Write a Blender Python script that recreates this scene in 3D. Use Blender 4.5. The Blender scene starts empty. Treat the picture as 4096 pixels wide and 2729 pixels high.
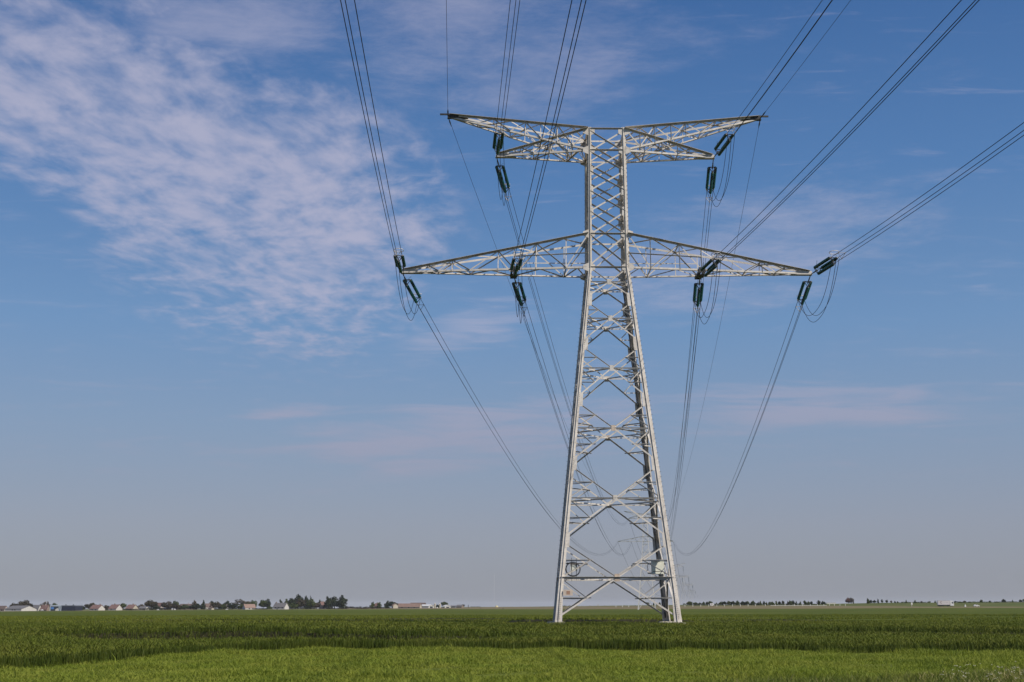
import bpy, math, random
import numpy as np
from mathutils import Vector, Matrix
random.seed(7); rng = np.random.default_rng(7)
C = bpy.context.scene.collection
S = bpy.context.scene
R = math.radians

# ------------------------------------------------------------------ camera, sky, sun, exposure
F, PITCH, CAMZ = 5167.0, 0.2036, 1.196          # focal length in photo pixels, upward tilt, eye height over the footings
cam = bpy.data.objects.new('camera', bpy.data.cameras.new('camera')); C.objects.link(cam)
cam.data.sensor_width = 36; cam.data.lens = 36*F/4096
cam.data.clip_start = 0.5; cam.data.clip_end = 30000
cam.location = (0, 0, CAMZ); cam.rotation_euler = (math.pi/2+PITCH, 0, 0)
S.camera = cam
S.render.resolution_x, S.render.resolution_y = 1024, 682
S.view_settings.view_transform = 'Standard'; S.view_settings.look = 'None'
S.view_settings.gamma = 1; S.view_settings.exposure = 0.0
S.cycles.volume_bounces = 0; S.cycles.transparent_max_bounces = 8

SUN_EL, SUN_AZ = R(45), R(132)                  # azimuth clockwise from +Y: behind the camera, to the right
sd = Vector((math.sin(SUN_AZ)*math.cos(SUN_EL), math.cos(SUN_AZ)*math.cos(SUN_EL), math.sin(SUN_EL)))
sun = bpy.data.objects.new('sun', bpy.data.lights.new('sun', 'SUN')); C.objects.link(sun)
sun.data.energy = 4.4; sun.data.angle = R(0.5); sun.data.color = (1, 0.94, 0.85)
sun.rotation_euler = sd.to_track_quat('Z', 'Y').to_euler()

class NT:
    """small helper for building node graphs"""
    def __init__(s, tree): s.t = tree; tree.nodes.clear()
    def n(s, typ, **kw):
        x = s.t.nodes.new(typ)
        for k, v in kw.items():
            if k.startswith('i_'):
                key = k[2:]; key = int(key) if key.isdigit() else key
                if isinstance(v, bpy.types.NodeSocket): s.t.links.new(v, x.inputs[key])
                else: x.inputs[key].default_value = v
            else: setattr(x, k, v)
        return x
    def m(s, op, a, b=0.0, c=0.0, clamp=False):
        x = s.t.nodes.new('ShaderNodeMath'); x.operation = op; x.use_clamp = clamp
        for i, v in enumerate((a, b, c)):
            if isinstance(v, bpy.types.NodeSocket): s.t.links.new(v, x.inputs[i])
            else: x.inputs[i].default_value = v
        return x.outputs[0]
    def ss(s, v, lo, hi):                      # smoothstep lo..hi -> 0..1
        x = s.t.nodes.new('ShaderNodeMapRange'); x.interpolation_type = 'SMOOTHSTEP'
        s.t.links.new(v, x.inputs[0]); x.inputs[1].default_value = lo; x.inputs[2].default_value = hi
        return x.outputs[0]
    def mix(s, f, a, b, blend='MIX'):
        x = s.t.nodes.new('ShaderNodeMix'); x.data_type = 'RGBA'; x.blend_type = blend
        for i, v in ((0, f), (6, a), (7, b)):
            if isinstance(v, bpy.types.NodeSocket): s.t.links.new(v, x.inputs[i])
            else: x.inputs[i].default_value = (*v, 1) if i and len(v) == 3 else v
        return x.outputs[2]
    def xyz(s, x, y, z=0.0):
        c = s.t.nodes.new('ShaderNodeCombineXYZ')
        for i, v in enumerate((x, y, z)):
            if isinstance(v, bpy.types.NodeSocket): s.t.links.new(v, c.inputs[i])
            else: c.inputs[i].default_value = v
        return c.outputs[0]
    def noise(s, vec, scale, detail=4, rough=0.55, dist=0.0, lac=2.0):
        x = s.n('ShaderNodeTexNoise', i_Vector=vec, i_Scale=scale, i_Detail=detail, i_Roughness=rough, i_Distortion=dist, i_Lacunarity=lac)
        return x.outputs['Fac']

def ray(px, py):
    """pixel of the full size photograph -> horizontal slope x/y and vertical slope z/y"""
    a = (px-2048)/F; b = (1364.5-py)/F
    d = math.cos(PITCH)-b*math.sin(PITCH)
    return a/d, (math.sin(PITCH)+b*math.cos(PITCH))/d

def make_world():
    w = bpy.data.worlds.new('World'); S.world = w; w.use_nodes = True
    T = NT(w.node_tree)
    K = 0.10
    sky = T.n('ShaderNodeTexSky', sky_type='NISHITA', sun_disc=False, sun_elevation=SUN_EL, sun_rotation=SUN_AZ,
              altitude=0, air_density=1.0, dust_density=1.2, ozone_density=2.0)
    col = sky.outputs[0]
    d = T.n('ShaderNodeTexCoord').outputs['Generated']
    sp = T.n('ShaderNodeSeparateXYZ', i_0=d).outputs
    x, y, z = sp[0], sp[1], sp[2]
    yy = T.m('MAXIMUM', y, 0.05); zz = T.m('MAXIMUM', z, 0.02)
    s = T.m('DIVIDE', x, yy); e = T.m('DIVIDE', z, yy)
    u = T.m('DIVIDE', x, zz); v = T.m('DIVIDE', y, zz)
    uv = T.xyz(u, v)
    # tone of the clear sky: deeper blue aloft, greyer towards the horizon
    ramp = T.n('ShaderNodeValToRGB', i_Fac=z); el = ramp.color_ramp.elements
    while len(el) < len(SKY_TONE): el.new(0.5)
    for q, (zz_, c_) in zip(el, SKY_TONE): q.position = zz_; q.color = (*c_, 1)
    tone = T.n('ShaderNodeVectorMath', operation='SCALE', i_0=ramp.outputs[0], i_Scale=1/K).outputs[0]
    col = T.mix(0.85, col, tone)
    # altocumulus and veils on a high flat layer
    warp = T.noise(uv, 1.1, 3)
    uvw = T.n('ShaderNodeVectorMath', operation='ADD', i_0=uv, i_1=T.xyz(T.m('MULTIPLY', T.m('SUBTRACT', warp, 0.5), 0.25), T.m('MULTIPLY', T.m('SUBTRACT', warp, 0.5), 0.3))).outputs[0]
    rot = T.n('ShaderNodeMapping', vector_type='POINT', i_Vector=uvw); rot.inputs['Rotation'].default_value = (0, 0, R(20)); rot.inputs['Scale'].default_value = (1.0, 0.55, 1)
    cells = T.noise(rot.outputs[0], 12.0, 8, 0.56)
    broad = T.noise(uvw, 2.0, 4, 0.6)
    wisp = T.n('ShaderNodeMapping', vector_type='POINT', i_Vector=uvw); wisp.inputs['Rotation'].default_value = (0, 0, R(-12)); wisp.inputs['Scale'].default_value = (0.8, 1.0, 1)
    veil = T.noise(wisp.outputs[0], 3.6, 10, 0.68)
    def blob(px, py, rx, ry, ang=0.0, lo=1.0, hi=0.2):
        sx, ex = ray(px, py)
        sc = 1/F*1.05
        ca, sa = math.cos(ang), math.sin(ang)
        ds = T.m('SUBTRACT', s, sx); de = T.m('SUBTRACT', e, ex)
        p = T.m('ADD', T.m('MULTIPLY', ds, ca/(rx*sc)), T.m('MULTIPLY', de, sa/(rx*sc)))
        q = T.m('ADD', T.m('MULTIPLY', ds, -sa/(ry*sc)), T.m('MULTIPLY', de, ca/(ry*sc)))
        r = T.m('SQRT', T.m('ADD', T.m('MULTIPLY', p, p), T.m('MULTIPLY', q, q)))
        return T.ss(r, lo, hi)
    edge = T.m('MULTIPLY', T.m('SUBTRACT', broad, 0.5), 1.7)
    mask = T.m('MAXIMUM', blob(600, 520, 1450, 700, -0.72, 1.15, 0.0), blob(1200, 850, 760, 720, -0.5, 1.15, 0.0))
    mask = T.m('MAXIMUM', mask, T.m('MULTIPLY', blob(60, 380, 520, 400, -0.6, 1.1, 0.2), 0.9))
    mask = T.m('SUBTRACT', mask, T.m('MULTIPLY', blob(120, 930, 420, 260, -0.35, 1.0, 0.1), 0.45))
    a1 = T.m('MULTIPLY', mask, 1.25)
    a1 = T.m('ADD', a1, edge)
    a1 = T.m('ADD', a1, T.m('MULTIPLY', T.m('SUBTRACT', cells, 0.5), 3.1))
    a1 = T.m('MULTIPLY', T.ss(a1, -0.1, 1.75), T.ss(mask, 0.0, 0.3))
    vm = T.m('MAXIMUM', blob(1950, 120, 1150, 560, -0.2, 1.1, 0.0), blob(3000, 1000, 1100, 330, 0.25, 1.1, 0.0))
    vm = T.m('MAXIMUM', vm, T.m('MULTIPLY', blob(900, 60, 900, 300, 0, 1.1, 0.0), 1.0))
    a2 = T.m('MULTIPLY', T.ss(T.m('ADD', veil, T.m('MULTIPLY', vm, 0.36)), 0.54, 1.02), 0.9)
    # streaks low in the sky
    st = T.n('ShaderNodeMapping', vector_type='POINT', i_Vector=T.xyz(s, e)); st.inputs['Rotation'].default_value = (0, 0, R(-7)); st.inputs['Scale'].default_value = (5.5, 48.0, 1)
    strk = T.noise(st.outputs[0], 1.6, 8, 0.6, 0.5)
    sm = T.m('MAXIMUM', blob(1850, 1740, 1200, 190, 0.10, 1.1, 0.0), blob(3300, 1640, 1100, 150, 0.05, 1.1, 0.0))
    sm = T.m('MAXIMUM', sm, blob(1850, 1340, 400, 170, 0.35, 1.1, 0.0))
    sm = T.m('MAXIMUM', sm, T.m('MULTIPLY', blob(1180, 1650, 430, 45, 0.07, 1.1, 0.0), 1.0))
    a3 = T.m('MULTIPLY', T.ss(T.m('ADD', strk, T.m('MULTIPLY', sm, 0.36)), 0.55, 0.93), 0.9)
    a = T.m('MAXIMUM', T.m('MULTIPLY', a1, 0.80), T.m('MULTIPLY', T.m('MAXIMUM', a2, a3), 0.55))
    a = T.m('MULTIPLY', a, T.ss(z, 0.03, 0.12))
    a = T.m('MULTIPLY', a, T.ss(y, -0.3, 0.1))
    cc = T.mix(T.ss(z, 0.10, 0.24), tuple(c/K for c in CLOUD_LOW), tuple(c/K for c in CLOUD_COL))
    col = T.mix(a, col, cc)
    bg = T.n('ShaderNodeBackground', i_Color=col, i_Strength=K)
    T.n('ShaderNodeOutputWorld', i_Surface=bg.outputs[0])
SKY_TONE = ((0.0, (0.284, 0.297, 0.342)), (0.062, (0.274, 0.305, 0.398)), (0.138, (0.215, 0.308, 0.468)), (0.21, (0.150, 0.284, 0.510)), (0.32, (0.082, 0.205, 0.452)), (0.45, (0.040, 0.130, 0.352)), (1.0, (0.030, 0.095, 0.300)))
CLOUD_COL = (0.47, 0.465, 0.60); CLOUD_LOW = (0.39, 0.355, 0.455)
make_world()

# ------------------------------------------------------------------ materials
def mat(name, col, rough=0.6, var=0.0, vscale=3.0, metallic=0.0, col2=None, spec=0.5, trans=0.0, bump=0.0, bscale=20.0, lo=0.35, hi=0.7, col3=None, s3=6.0, a3=0.8):
    m = bpy.data.materials.new(name); m.use_nodes = True
    T = NT(m.node_tree)
    b = T.n('ShaderNodeBsdfPrincipled'); b.inputs['Roughness'].default_value = rough; b.inputs['Metallic'].default_value = metallic
    b.inputs['Specular IOR Level'].default_value = spec
    p = T.n('ShaderNodeNewGeometry').outputs['Position']
    if col2 is None: col2 = tuple(c*(1-var) for c in col)
    nz = T.noise(p, vscale, 5, 0.6)
    cc = T.mix(T.ss(nz, lo, hi), col, col2)
    if col3: cc = T.mix(T.m('MULTIPLY', T.ss(T.noise(p, s3, 3, 0.7), 0.50, 0.66), a3), cc, col3)
    T.t.links.new(cc, b.inputs['Base Color'])
    if bump:
        bp = T.n('ShaderNodeBump', i_Height=T.noise(p, bscale, 4), i_Strength=bump); T.t.links.new(bp.outputs[0], b.inputs['Normal'])
    out = b.outputs[0]
    if trans:
        tr = T.n('ShaderNodeBsdfTranslucent', i_Color=(*[min(1, c*1.3) for c in col], 1))
        out = T.n('ShaderNodeMixShader', i_0=trans, i_1=out, i_2=tr.outputs[0]).outputs[0]
    T.n('ShaderNodeOutputMaterial', i_Surface=out)
    return m

def steel_material(name, col, dirt, rust=0.0):
    m = bpy.data.materials.new(name); m.use_nodes = True
    T = NT(m.node_tree)
    p = T.n('ShaderNodeNewGeometry').outputs['Position']
    n1 = T.noise(p, 0.8, 6, 0.65); n2 = T.noise(p, 5.0, 5, 0.6); n3 = T.noise(p, 1.7, 5, 0.7)
    c = T.mix(T.ss(n1, 0.35, 0.75), col, dirt)
    c = T.mix(T.m('MULTIPLY', T.ss(n2, 0.5, 0.72), 0.6), c, tuple(x*0.62 for x in dirt))
    c = T.mix(T.ss(n3, 0.74-rust, 0.82-rust), c, (0.30, 0.17, 0.09))
    b = T.n('ShaderNodeBsdfPrincipled', i_Roughness=0.62); T.t.links.new(c, b.inputs['Base Color'])
    b.inputs['Specular IOR Level'].default_value = 0.3
    T.n('ShaderNodeOutputMaterial', i_Surface=b.outputs[0])
    return m

M = {}
M['steel'] = steel_material('painted_steel', (0.68, 0.63, 0.565), (0.50, 0.455, 0.40))
M['rusty'] = steel_material('weathered_steel', (0.60, 0.50, 0.40), (0.45, 0.33, 0.23), 0.12)
M['far_steel'] = mat('far_steel', (0.60, 0.58, 0.56), 0.6, 0.1)
M['dark_steel'] = mat('dark_steel', (0.035, 0.032, 0.03), 0.55, 0.3)
M['bolt'] = mat('bolt_steel', (0.10, 0.09, 0.08), 0.5, 0.3)
M['wire'] = mat('aluminium_wire', (0.022, 0.022, 0.026), 0.6, 0.2, spec=0.2)
M['glass'] = mat('green_glass', (0.004, 0.060, 0.050), 0.2, 0.4, 9.0, spec=0.5)
M['ring'] = mat('ring_metal', (0.72, 0.68, 0.66), 0.35, 0.1)
M['cap'] = mat('cap_metal', (0.55, 0.50, 0.46), 0.35, 0.3)
M['concrete'] = mat('concrete', (0.50, 0.45, 0.37), 0.9, 0.35, 4.0, bump=0.3)
M['cabinet'] = mat('cabinet_paint', (0.78, 0.77, 0.64), 0.45, 0.1, 2.0)
M['seam'] = mat('cabinet_seam', (0.12, 0.11, 0.09), 0.6, 0.2)
M['rubber'] = mat('black_cable', (0.015, 0.015, 0.017), 0.55, 0.2)
M['sign'] = mat('sign_plate', (0.62, 0.52, 0.42), 0.5, 0.15, 3.0)
M['sign_red'] = mat('sign_red', (0.40, 0.23, 0.15), 0.5, 0.2, 5.0)
M['crop'] = mat('wheat_leaf_shaded', (0.044, 0.064, 0.009), 0.6, col2=(0.072, 0.090, 0.013), vscale=0.35, trans=0.06, spec=0.10, col3=(0.110, 0.115, 0.025), s3=2.6, a3=0.55)  # near wheat: green darkened so its standing walls look shaded
M['crop_lit'] = mat('wheat_leaf_lit', (0.098, 0.128, 0.014), 0.6, col2=(0.160, 0.172, 0.024), vscale=0.09, trans=0.15, spec=0.12, col3=(0.180, 0.165, 0.040), s3=1.7, a3=0.5)  # lighter copy of the leaf; near upper leaves wear it as sunlit tops
M['verge'] = mat('verge_leaf', (0.205, 0.248, 0.030), 0.6, col2=(0.275, 0.285, 0.046), vscale=0.45, trans=0.3, spec=0.12, col3=(0.095, 0.135, 0.018), s3=2.2, a3=0.75)
M['tall'] = mat('tall_leaf', (0.105, 0.140, 0.022), 0.6, col2=(0.21, 0.205, 0.045), vscale=1.4, trans=0.2, spec=0.12)
M['straw'] = mat('straw', (0.46, 0.38, 0.16), 0.7, 0.3, 3.0)
M['petal'] = mat('petal', (0.60, 0.55, 0.40), 0.7, 0.15, 5.0)

def ground_mats():
    def g(name, c1, c2, sc, sc2, amt, c3):
        m = bpy.data.materials.new(name); m.use_nodes = True; T = NT(m.node_tree)
        p = T.n('ShaderNodeNewGeometry').outputs['Position']
        c = T.mix(T.ss(T.noise(p, sc, 6, 0.65), 0.35, 0.68), c1, c2)
        mp = T.n('ShaderNodeMapping', i_Vector=p); mp.inputs['Rotation'].default_value = (0, 0, R(-6)); mp.inputs['Scale'].default_value = (0.12, 1, 1)
        c = T.mix(T.m('MULTIPLY', T.ss(T.noise(mp.outputs[0], sc2, 5, 0.6), 0.45, 0.72), amt), c, c3)
        b = T.n('ShaderNodeBsdfPrincipled', i_Roughness=0.9); b.inputs['Specular IOR Level'].default_value = 0.1
        T.t.links.new(c, b.inputs['Base Color'])
        bp = T.n('ShaderNodeBump', i_Height=T.noise(p, 2.5, 6, 0.7), i_Strength=0.5); bp.inputs['Distance'].default_value = 0.3
        T.t.links.new(bp.outputs[0], b.inputs['Normal'])
        T.n('ShaderNodeOutputMaterial', i_Surface=b.outputs[0]); return m
    return [g('verge_soil', (0.110, 0.130, 0.020), (0.150, 0.165, 0.026), 0.9, 2.0, 0.5, (0.07, 0.07, 0.02)),
            g('field_green', (0.072, 0.092, 0.010), (0.108, 0.120, 0.016), 0.05, 0.05, 0.8, (0.052, 0.075, 0.010)),
            g('dry_grass', (0.200, 0.155, 0.080), (0.150, 0.130, 0.060), 0.02, 0.03, 0.5, (0.215, 0.150, 0.085)),
            g('bank_green', (0.095, 0.115, 0.028), (0.130, 0.125, 0.040), 0.03, 0.05, 0.6, (0.050, 0.075, 0.020)),
            g('far_land', (0.10, 0.11, 0.04), (0.16, 0.14, 0.06), 0.004, 0.01, 0.4, (0.06, 0.08, 0.03)),
            g('shaded_crop_soil', (0.028, 0.030, 0.010), (0.040, 0.034, 0.016), 0.9, 1.5, 0.5, (0.05, 0.035, 0.02))]  # last one: soil colour darkened to deepen the shade between the blades

# ------------------------------------------------------------------ object helpers
def tag(o, label=None, cat=None, group=None, kind=None):
    if label: o['label'] = label
    if cat: o['category'] = cat
    if group: o['group'] = group
    if kind: o['kind'] = kind
    return o
def empty(name, loc=(0, 0, 0), rz=0.0):
    o = bpy.data.objects.new(name, None); C.objects.link(o); o.location = loc; o.rotation_euler = (0, 0, rz); o.empty_display_size = 0.3
    return o
class MB:
    """collects plates, bars and tubes and links them as ONE mesh object"""
    def __init__(s): s.v = []; s.f = []; s.k = 0
    def add(s, vs, fs):
        b = len(s.v); s.v += [tuple(v) for v in vs]; s.f += [tuple(i+b for i in f) for f in fs]
    def box8(s, c):      # 8 corners: 4 at one end, 4 at the other, both in the same turn
        s.add(c, [(3, 2, 1, 0), (4, 5, 6, 7), (0, 1, 5, 4), (1, 2, 6, 5), (2, 3, 7, 6), (3, 0, 4, 7)])
    def box(s, x0, x1, y0, y1, z0, z1):
        s.box8([(x0, y0, z0), (x1, y0, z0), (x1, y1, z0), (x0, y1, z0), (x0, y0, z1), (x1, y0, z1), (x1, y1, z1), (x0, y1, z1)])
    def plate(s, p, q, u, n, w, t, off=0.0, w2=None):
        """flat bar from p to q, width w along u (centred), thickness t along n"""
        p, q, u, n = Vector(p), Vector(q), Vector(u), Vector(n); w2 = w if w2 is None else w2
        o = n*off
        s.box8([p-u*w/2+o, p+u*w/2+o, p+u*w/2+o+n*t, p-u*w/2+o+n*t, q-u*w2/2+o, q+u*w2/2+o, q+u*w2/2+o+n*t, q-u*w2/2+o+n*t])
    def angle(s, p, q, n, w=0.12, t=0.015, lip=1, up=True, wl=None):
        """rolled angle: one flange in the face with normal n, the other standing on its upper or lower edge; lip +1 outward, -1 inward"""
        p, q, n = Vector(p), Vector(q), Vector(n).normalized()
        d = (q-p).normalized(); n = (n-d*n.dot(d)).normalized(); u = n.cross(d).normalized()
        if (u.z < 0) == up: u = -u
        s.k += 1; off = (s.k % 9)*0.004; wl = w if wl is None else wl
        s.plate(p, q, u, n, w, t, off)
        e = u*(w/2-t)
        a = n*(off+t) if lip > 0 else n*(off-wl)
        s.box8([p+e+a, p+e+u*t+a, p+e+u*t+a+n*wl, p+e+a+n*wl, q+e+a, q+e+u*t+a, q+e+u*t+a+n*wl, q+e+a+n*wl])
    def tube(s, pts, r, k=6, r2=None):
        pts = [Vector(p) for p in pts]; N = len(pts); b = len(s.v)
        for i, p in enumerate(pts):
            d = (pts[min(i+1, N-1)]-pts[max(i-1, 0)]).normalized()
            a = d.cross(Vector((0, 0, 1))) if abs(d.z) < 0.95 else d.cross(Vector((1, 0, 0)))
            a.normalize(); c = d.cross(a)
            rr = r if r2 is None else r+(r2-r)*i/(N-1)
            for j in range(k):
                t = 2*math.pi*j/k; s.v.append(tuple(p+a*(math.cos(t)*rr)+c*(math.sin(t)*rr)))
        for i in range(N-1):
            for j in range(k):
                s.f.append((b+i*k+j, b+i*k+(j+1) % k, b+(i+1)*k+(j+1) % k, b+(i+1)*k+j))
        s.f.append(tuple(b+j for j in range(k))[::-1]); s.f.append(tuple(b+(N-1)*k+j for j in range(k)))
    def lathe(s, prof, k=12, axis='z'):
        """profile of (radius, height)"""
        b = len(s.v)
        for r, h in prof:
            for j in range(k):
                t = 2*math.pi*j/k; c, d = math.cos(t)*r, math.sin(t)*r
                s.v.append((c, d, h) if axis == 'z' else (c, h, -d))
        for i in range(len(prof)-1):
            for j in range(k): s.f.append((b+i*k+j, b+i*k+(j+1) % k, b+(i+1)*k+(j+1) % k, b+(i+1)*k+j))
        s.f.append(tuple(b+j for j in range(k))[::-1]); s.f.append(tuple(b+(len(prof)-1)*k+j for j in range(k)))
    def mesh(s, name, m):
        me = bpy.data.meshes.new(name); me.from_pydata(s.v, [], s.f); me.update()
        if m: me.materials.append(m)
        return me
    skew = False
    def build(s, name, m, parent=None, smooth=False):
        if MB.skew: s.v = [(x+0.42*max(0, 1-z/31.33)*(y+5.25)/10.5, y, z) for x, y, z in s.v]
        me = s.mesh(name, m); o = bpy.data.objects.new(name, me); C.objects.link(o)
        if smooth: me.polygons.foreach_set('use_smooth', [True]*len(me.polygons))
        if parent: o.parent = parent
        return o
def copy_tree(o, parent=None):
    c = o.copy(); C.objects.link(c)
    if parent: c.parent = parent
    for ch in [x for x in bpy.data.objects if x.parent == o]: copy_tree(ch, c)
    return c
def ordinal(n):
    w = ['first', 'second', 'third', 'fourth', 'fifth', 'sixth', 'seventh', 'eighth', 'ninth', 'tenth', 'eleventh', 'twelfth', 'thirteenth', 'fourteenth', 'fifteenth', 'sixteenth', 'seventeenth', 'eighteenth', 'nineteenth']
    if n <= 19: return w[n-1]
    t = ['twenty', 'thirty', 'forty', 'fifty', 'sixty'][n//10-2]
    return (t[:-1]+'ieth') if n % 10 == 0 else t+'-'+w[n % 10-1]

# ------------------------------------------------------------------ ground
ip = lambda x, tab: np.interp(x, [a for a, b in tab], [b for a, b in tab])
EDGE_Y = [(-3000, 2740), (0, 2686), (300, 2668), (560, 2640), (800, 2618), (1100, 2603), (1700, 2600), (2400, 2602), (3000, 2606), (3600, 2614), (4096, 2620), (7000, 2640)]
FAR_D = [(-3000, 1150), (1300, 1150), (1800, 1000), (2300, 860), (2800, 760), (7000, 740)]
FAR_Y = [(-3000, 2470), (0, 2447), (700, 2441), (1300, 2438), (1800, 2436.5), (2300, 2437.5), (3200, 2435), (3700, 2432), (4096, 2431.5), (7000, 2430)]
TOP_D = [(-3000, 1330), (1200, 1330), (1800, 1450), (2100, 1500), (2600, 1000), (3200, 930), (3600, 850), (4096, 830), (7000, 820)]
TOP_Y = [(-3000, 2466), (0, 2445), (700, 2439.5), (1200, 2437), (1800, 2430), (2100, 2428), (2600, 2424), (3200, 2422), (3600, 2427), (4096, 2428), (7000, 2428)]
CR_Y = [(-3000, 2460), (0, 2443), (700, 2438), (1200, 2435), (1800, 2429), (2100, 2427.5), (2600, 2421), (3200, 2418), (3500, 2411.5), (4096, 2409.5), (7000, 2408)]
E_TAN = lambda py: np.tan(PITCH-np.arctan((np.asarray(py)-1364.5)/F))
def px_of(s): return 2048+F*math.cos(PITCH)*s*1.02      # near the horizon line
GZ = -0.42
def edge_D(px): return (GZ-CAMZ)/E_TAN(ip(px, EDGE_Y))
def far_z(px): return CAMZ+E_TAN(ip(px, FAR_Y))*ip(px, FAR_D)
def top_z(px): return CAMZ+E_TAN(ip(px, TOP_Y))*ip(px, TOP_D)
def crest_z(px): return CAMZ+E_TAN(ip(px, CR_Y))*(ip(px, TOP_D)+120)
TX, TY, PSI = 8.704, 114.756, 0.0173                    # the near pylon
sstep = lambda a, b, x: (lambda t: t*t*(3-2*t))(np.clip((x-a)/(b-a), 0, 1))
NG = rng.normal(size=(64, 64))
def vnoise(x, y):
    xi, yi = np.floor(x).astype(int), np.floor(y).astype(int); fx, fy = x-xi, y-yi; fx = fx*fx*(3-2*fx); fy = fy*fy*(3-2*fy)
    g = lambda a, b: NG[a % 64, b % 64]
    return (g(xi, yi)*(1-fx)+g(xi+1, yi)*fx)*(1-fy)+(g(xi, yi+1)*(1-fx)+g(xi+1, yi+1)*fx)*fy
def crop_top(x, y):
    """height of the top of the wheat"""
    px = px_of(x/np.maximum(y, 1.0))
    fz = far_z(px); fd = ip(px, FAR_D)
    t = np.clip((y-150)/(fd-150), 0, 1)
    T = -0.05*(1-t)+fz*t
    wob = 0.05*np.sin(x*0.21+y*0.05)+0.035*np.sin(x*0.53+1.3+0.2*y)
    # a lower, trampled strip in front of taller stands
    amp = sstep(100, 500, px)*(1-sstep(1500, 2500, px))
    y1 = 73+3*np.sin(px*0.0022+0.5)-6*sstep(900, 1700, px)
    T = T+amp*(-0.42*sstep(50, 62, y)*(1-sstep(y1-1.2, y1, y))+0.20*sstep(y1-1.0, y1, y)*(1-sstep(y1+6, y1+30, y)))
    amp2 = sstep(2900, 3400, px)
    y2 = 78+2*np.sin(px*0.004)
    T = T+amp2*(-0.24*sstep(54, 66, y)*(1-sstep(y2-1.2, y2, y))+0.10*sstep(y2-1, y2, y)*(1-sstep(y2+5, y2+25, y)))
    # clearing under the pylon and wheel ruts behind it
    lx, ly = x-TX, y-TY
    clear = (1-sstep(5.0, 5.8, np.abs(lx)))*sstep(-6.5, -5.5, ly)*(1-sstep(7.0, 8.5, ly))
    T = T-0.55*clear+0.30*(1-sstep(7.5, 10, np.abs(lx)))*sstep(8, 9.5, ly)*(1-sstep(12, 30, ly))
    for (rx, ry, rl, rw) in ((-16, 42, 9, 1.6), (2, 30, 6, 2), (24, 26, 10, 1.8), (33, 30, 8, 1.5), (-4, -12, 12, 1.2), (52, 6, 13, 2), (-34, 8, 12, 2), (12, 52, 15, 3), (-50, 70, 20, 3), (60, 60, 20, 3)):
        T = T-0.16*np.exp(-((lx-rx)/rl)**2-((ly-ry)/rw)**2)+0.12*np.exp(-((lx-rx)/rl)**2-((ly-ry-2.2*rw)/(1.5*rw))**2)
    return T+wob*np.clip((140-y)/60, 0, 1)
def build_ground():
    az = np.concatenate([np.linspace(-math.pi, -0.62, 30)[:-1], np.linspace(-0.62, 0.62, 420), np.linspace(0.62, math.pi, 30)[1:]])
    na = len(az)
    rings = []; mats = []
    ca = np.where(np.abs(az) < 1.2, np.cos(az), 0.4); sn = np.tan(np.clip(az, -1.2, 1.2))
    px = px_of(sn)
    eD = edge_D(px)/ca; fD = ip(px, FAR_D)/ca; tD = ip(px, TOP_D)/ca; cD = (ip(px, TOP_D)+120)/ca
    def ring(r, zf, m):
        x, y = np.sin(az)*r, np.cos(az)*r
        rings.append(np.stack([x, y, zf(x, y, r)], 1)); mats.append(m)
    tuss = lambda x, y: 0.03*np.sin(x*0.9+y*0.4)+0.025*np.sin(x*1.7-y*1.1)
    for r in (2, 8, 15, 20): ring(np.minimum(np.full(na, r, float), eD*0.9*r/20), lambda x, y, r: np.full(na, GZ), 0)
    for k in range(31):
        t = k/30; ring((eD*0.9)*(1-t)+eD*t if False else (np.minimum(20.0, eD*0.9))*(1-t)+eD*t, lambda x, y, r: GZ+tuss(x, y)*(1-t*0.5), 0)
    NF = 240
    for k in range(1, NF+1):
        r = eD*(fD/eD)**(k/NF)
        def zf(x, y, r):
            yy = np.where(np.abs(az) < 1.2, y, r*0.4)
            top = crop_top(x, yy)
            w = sstep(0.5, 4.0, r-eD)
            h = GZ*(1-w)+(top-0.10-0.20*(1-sstep(90, 150, yy)))*w
            return np.where(r > 400, top, h)
        ring(r, zf, 5 if k < 95 else 1)
    fz = far_z(px); tz = top_z(px); cz = crest_z(px)
    for k in range(1, 13):
        t = k/12; ring(fD*(1-t)+tD*t, lambda x, y, r: fz*(1-t)+tz*t+0.10*np.sin(px*0.02+k), 2)
    for k in range(1, 13):
        t = k/12; ring(tD*(1-t)+cD*t, lambda x, y, r: tz*(1-t)+cz*t+0.12*np.sin(px*0.031+2*k)*math.sin(t*3.14), 3)
    for q, dz in ((1.08, -0.6), (1.3, -2.0), (2, -3), (4, -3.5), (6, -4)):
        ring(cD*q, lambda x, y, r: np.minimum(cz+dz, np.maximum(cz+dz, -4.0)), 4)
    V = np.concatenate(rings); nr = len(rings)
    i = np.arange(nr-1)[:, None]*na; j = np.arange(na)[None, :]; j2 = (j+1) % na
    Q = np.stack([i+j, i+j2, i+na+j2, i+na+j], -1)
    Q = Q[:, :-1].reshape(-1, 4)                        # the seam lies behind the camera
    mi = np.repeat(np.array(mats[1:]), na-1)
    me = bpy.data.meshes.new('ground'); me.from_pydata(V.tolist(), [], Q[:, ::-1].tolist())
    for m in ground_mats(): me.materials.append(m)
    me.polygons.foreach_set('material_index', mi.astype(np.int32)); me.polygons.foreach_set('use_smooth', [True]*len(me.polygons))
    me.update()
    o = bpy.data.objects.new('ground', me); C.objects.link(o); o['kind'] = 'structure'
    return o
build_ground()
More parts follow.
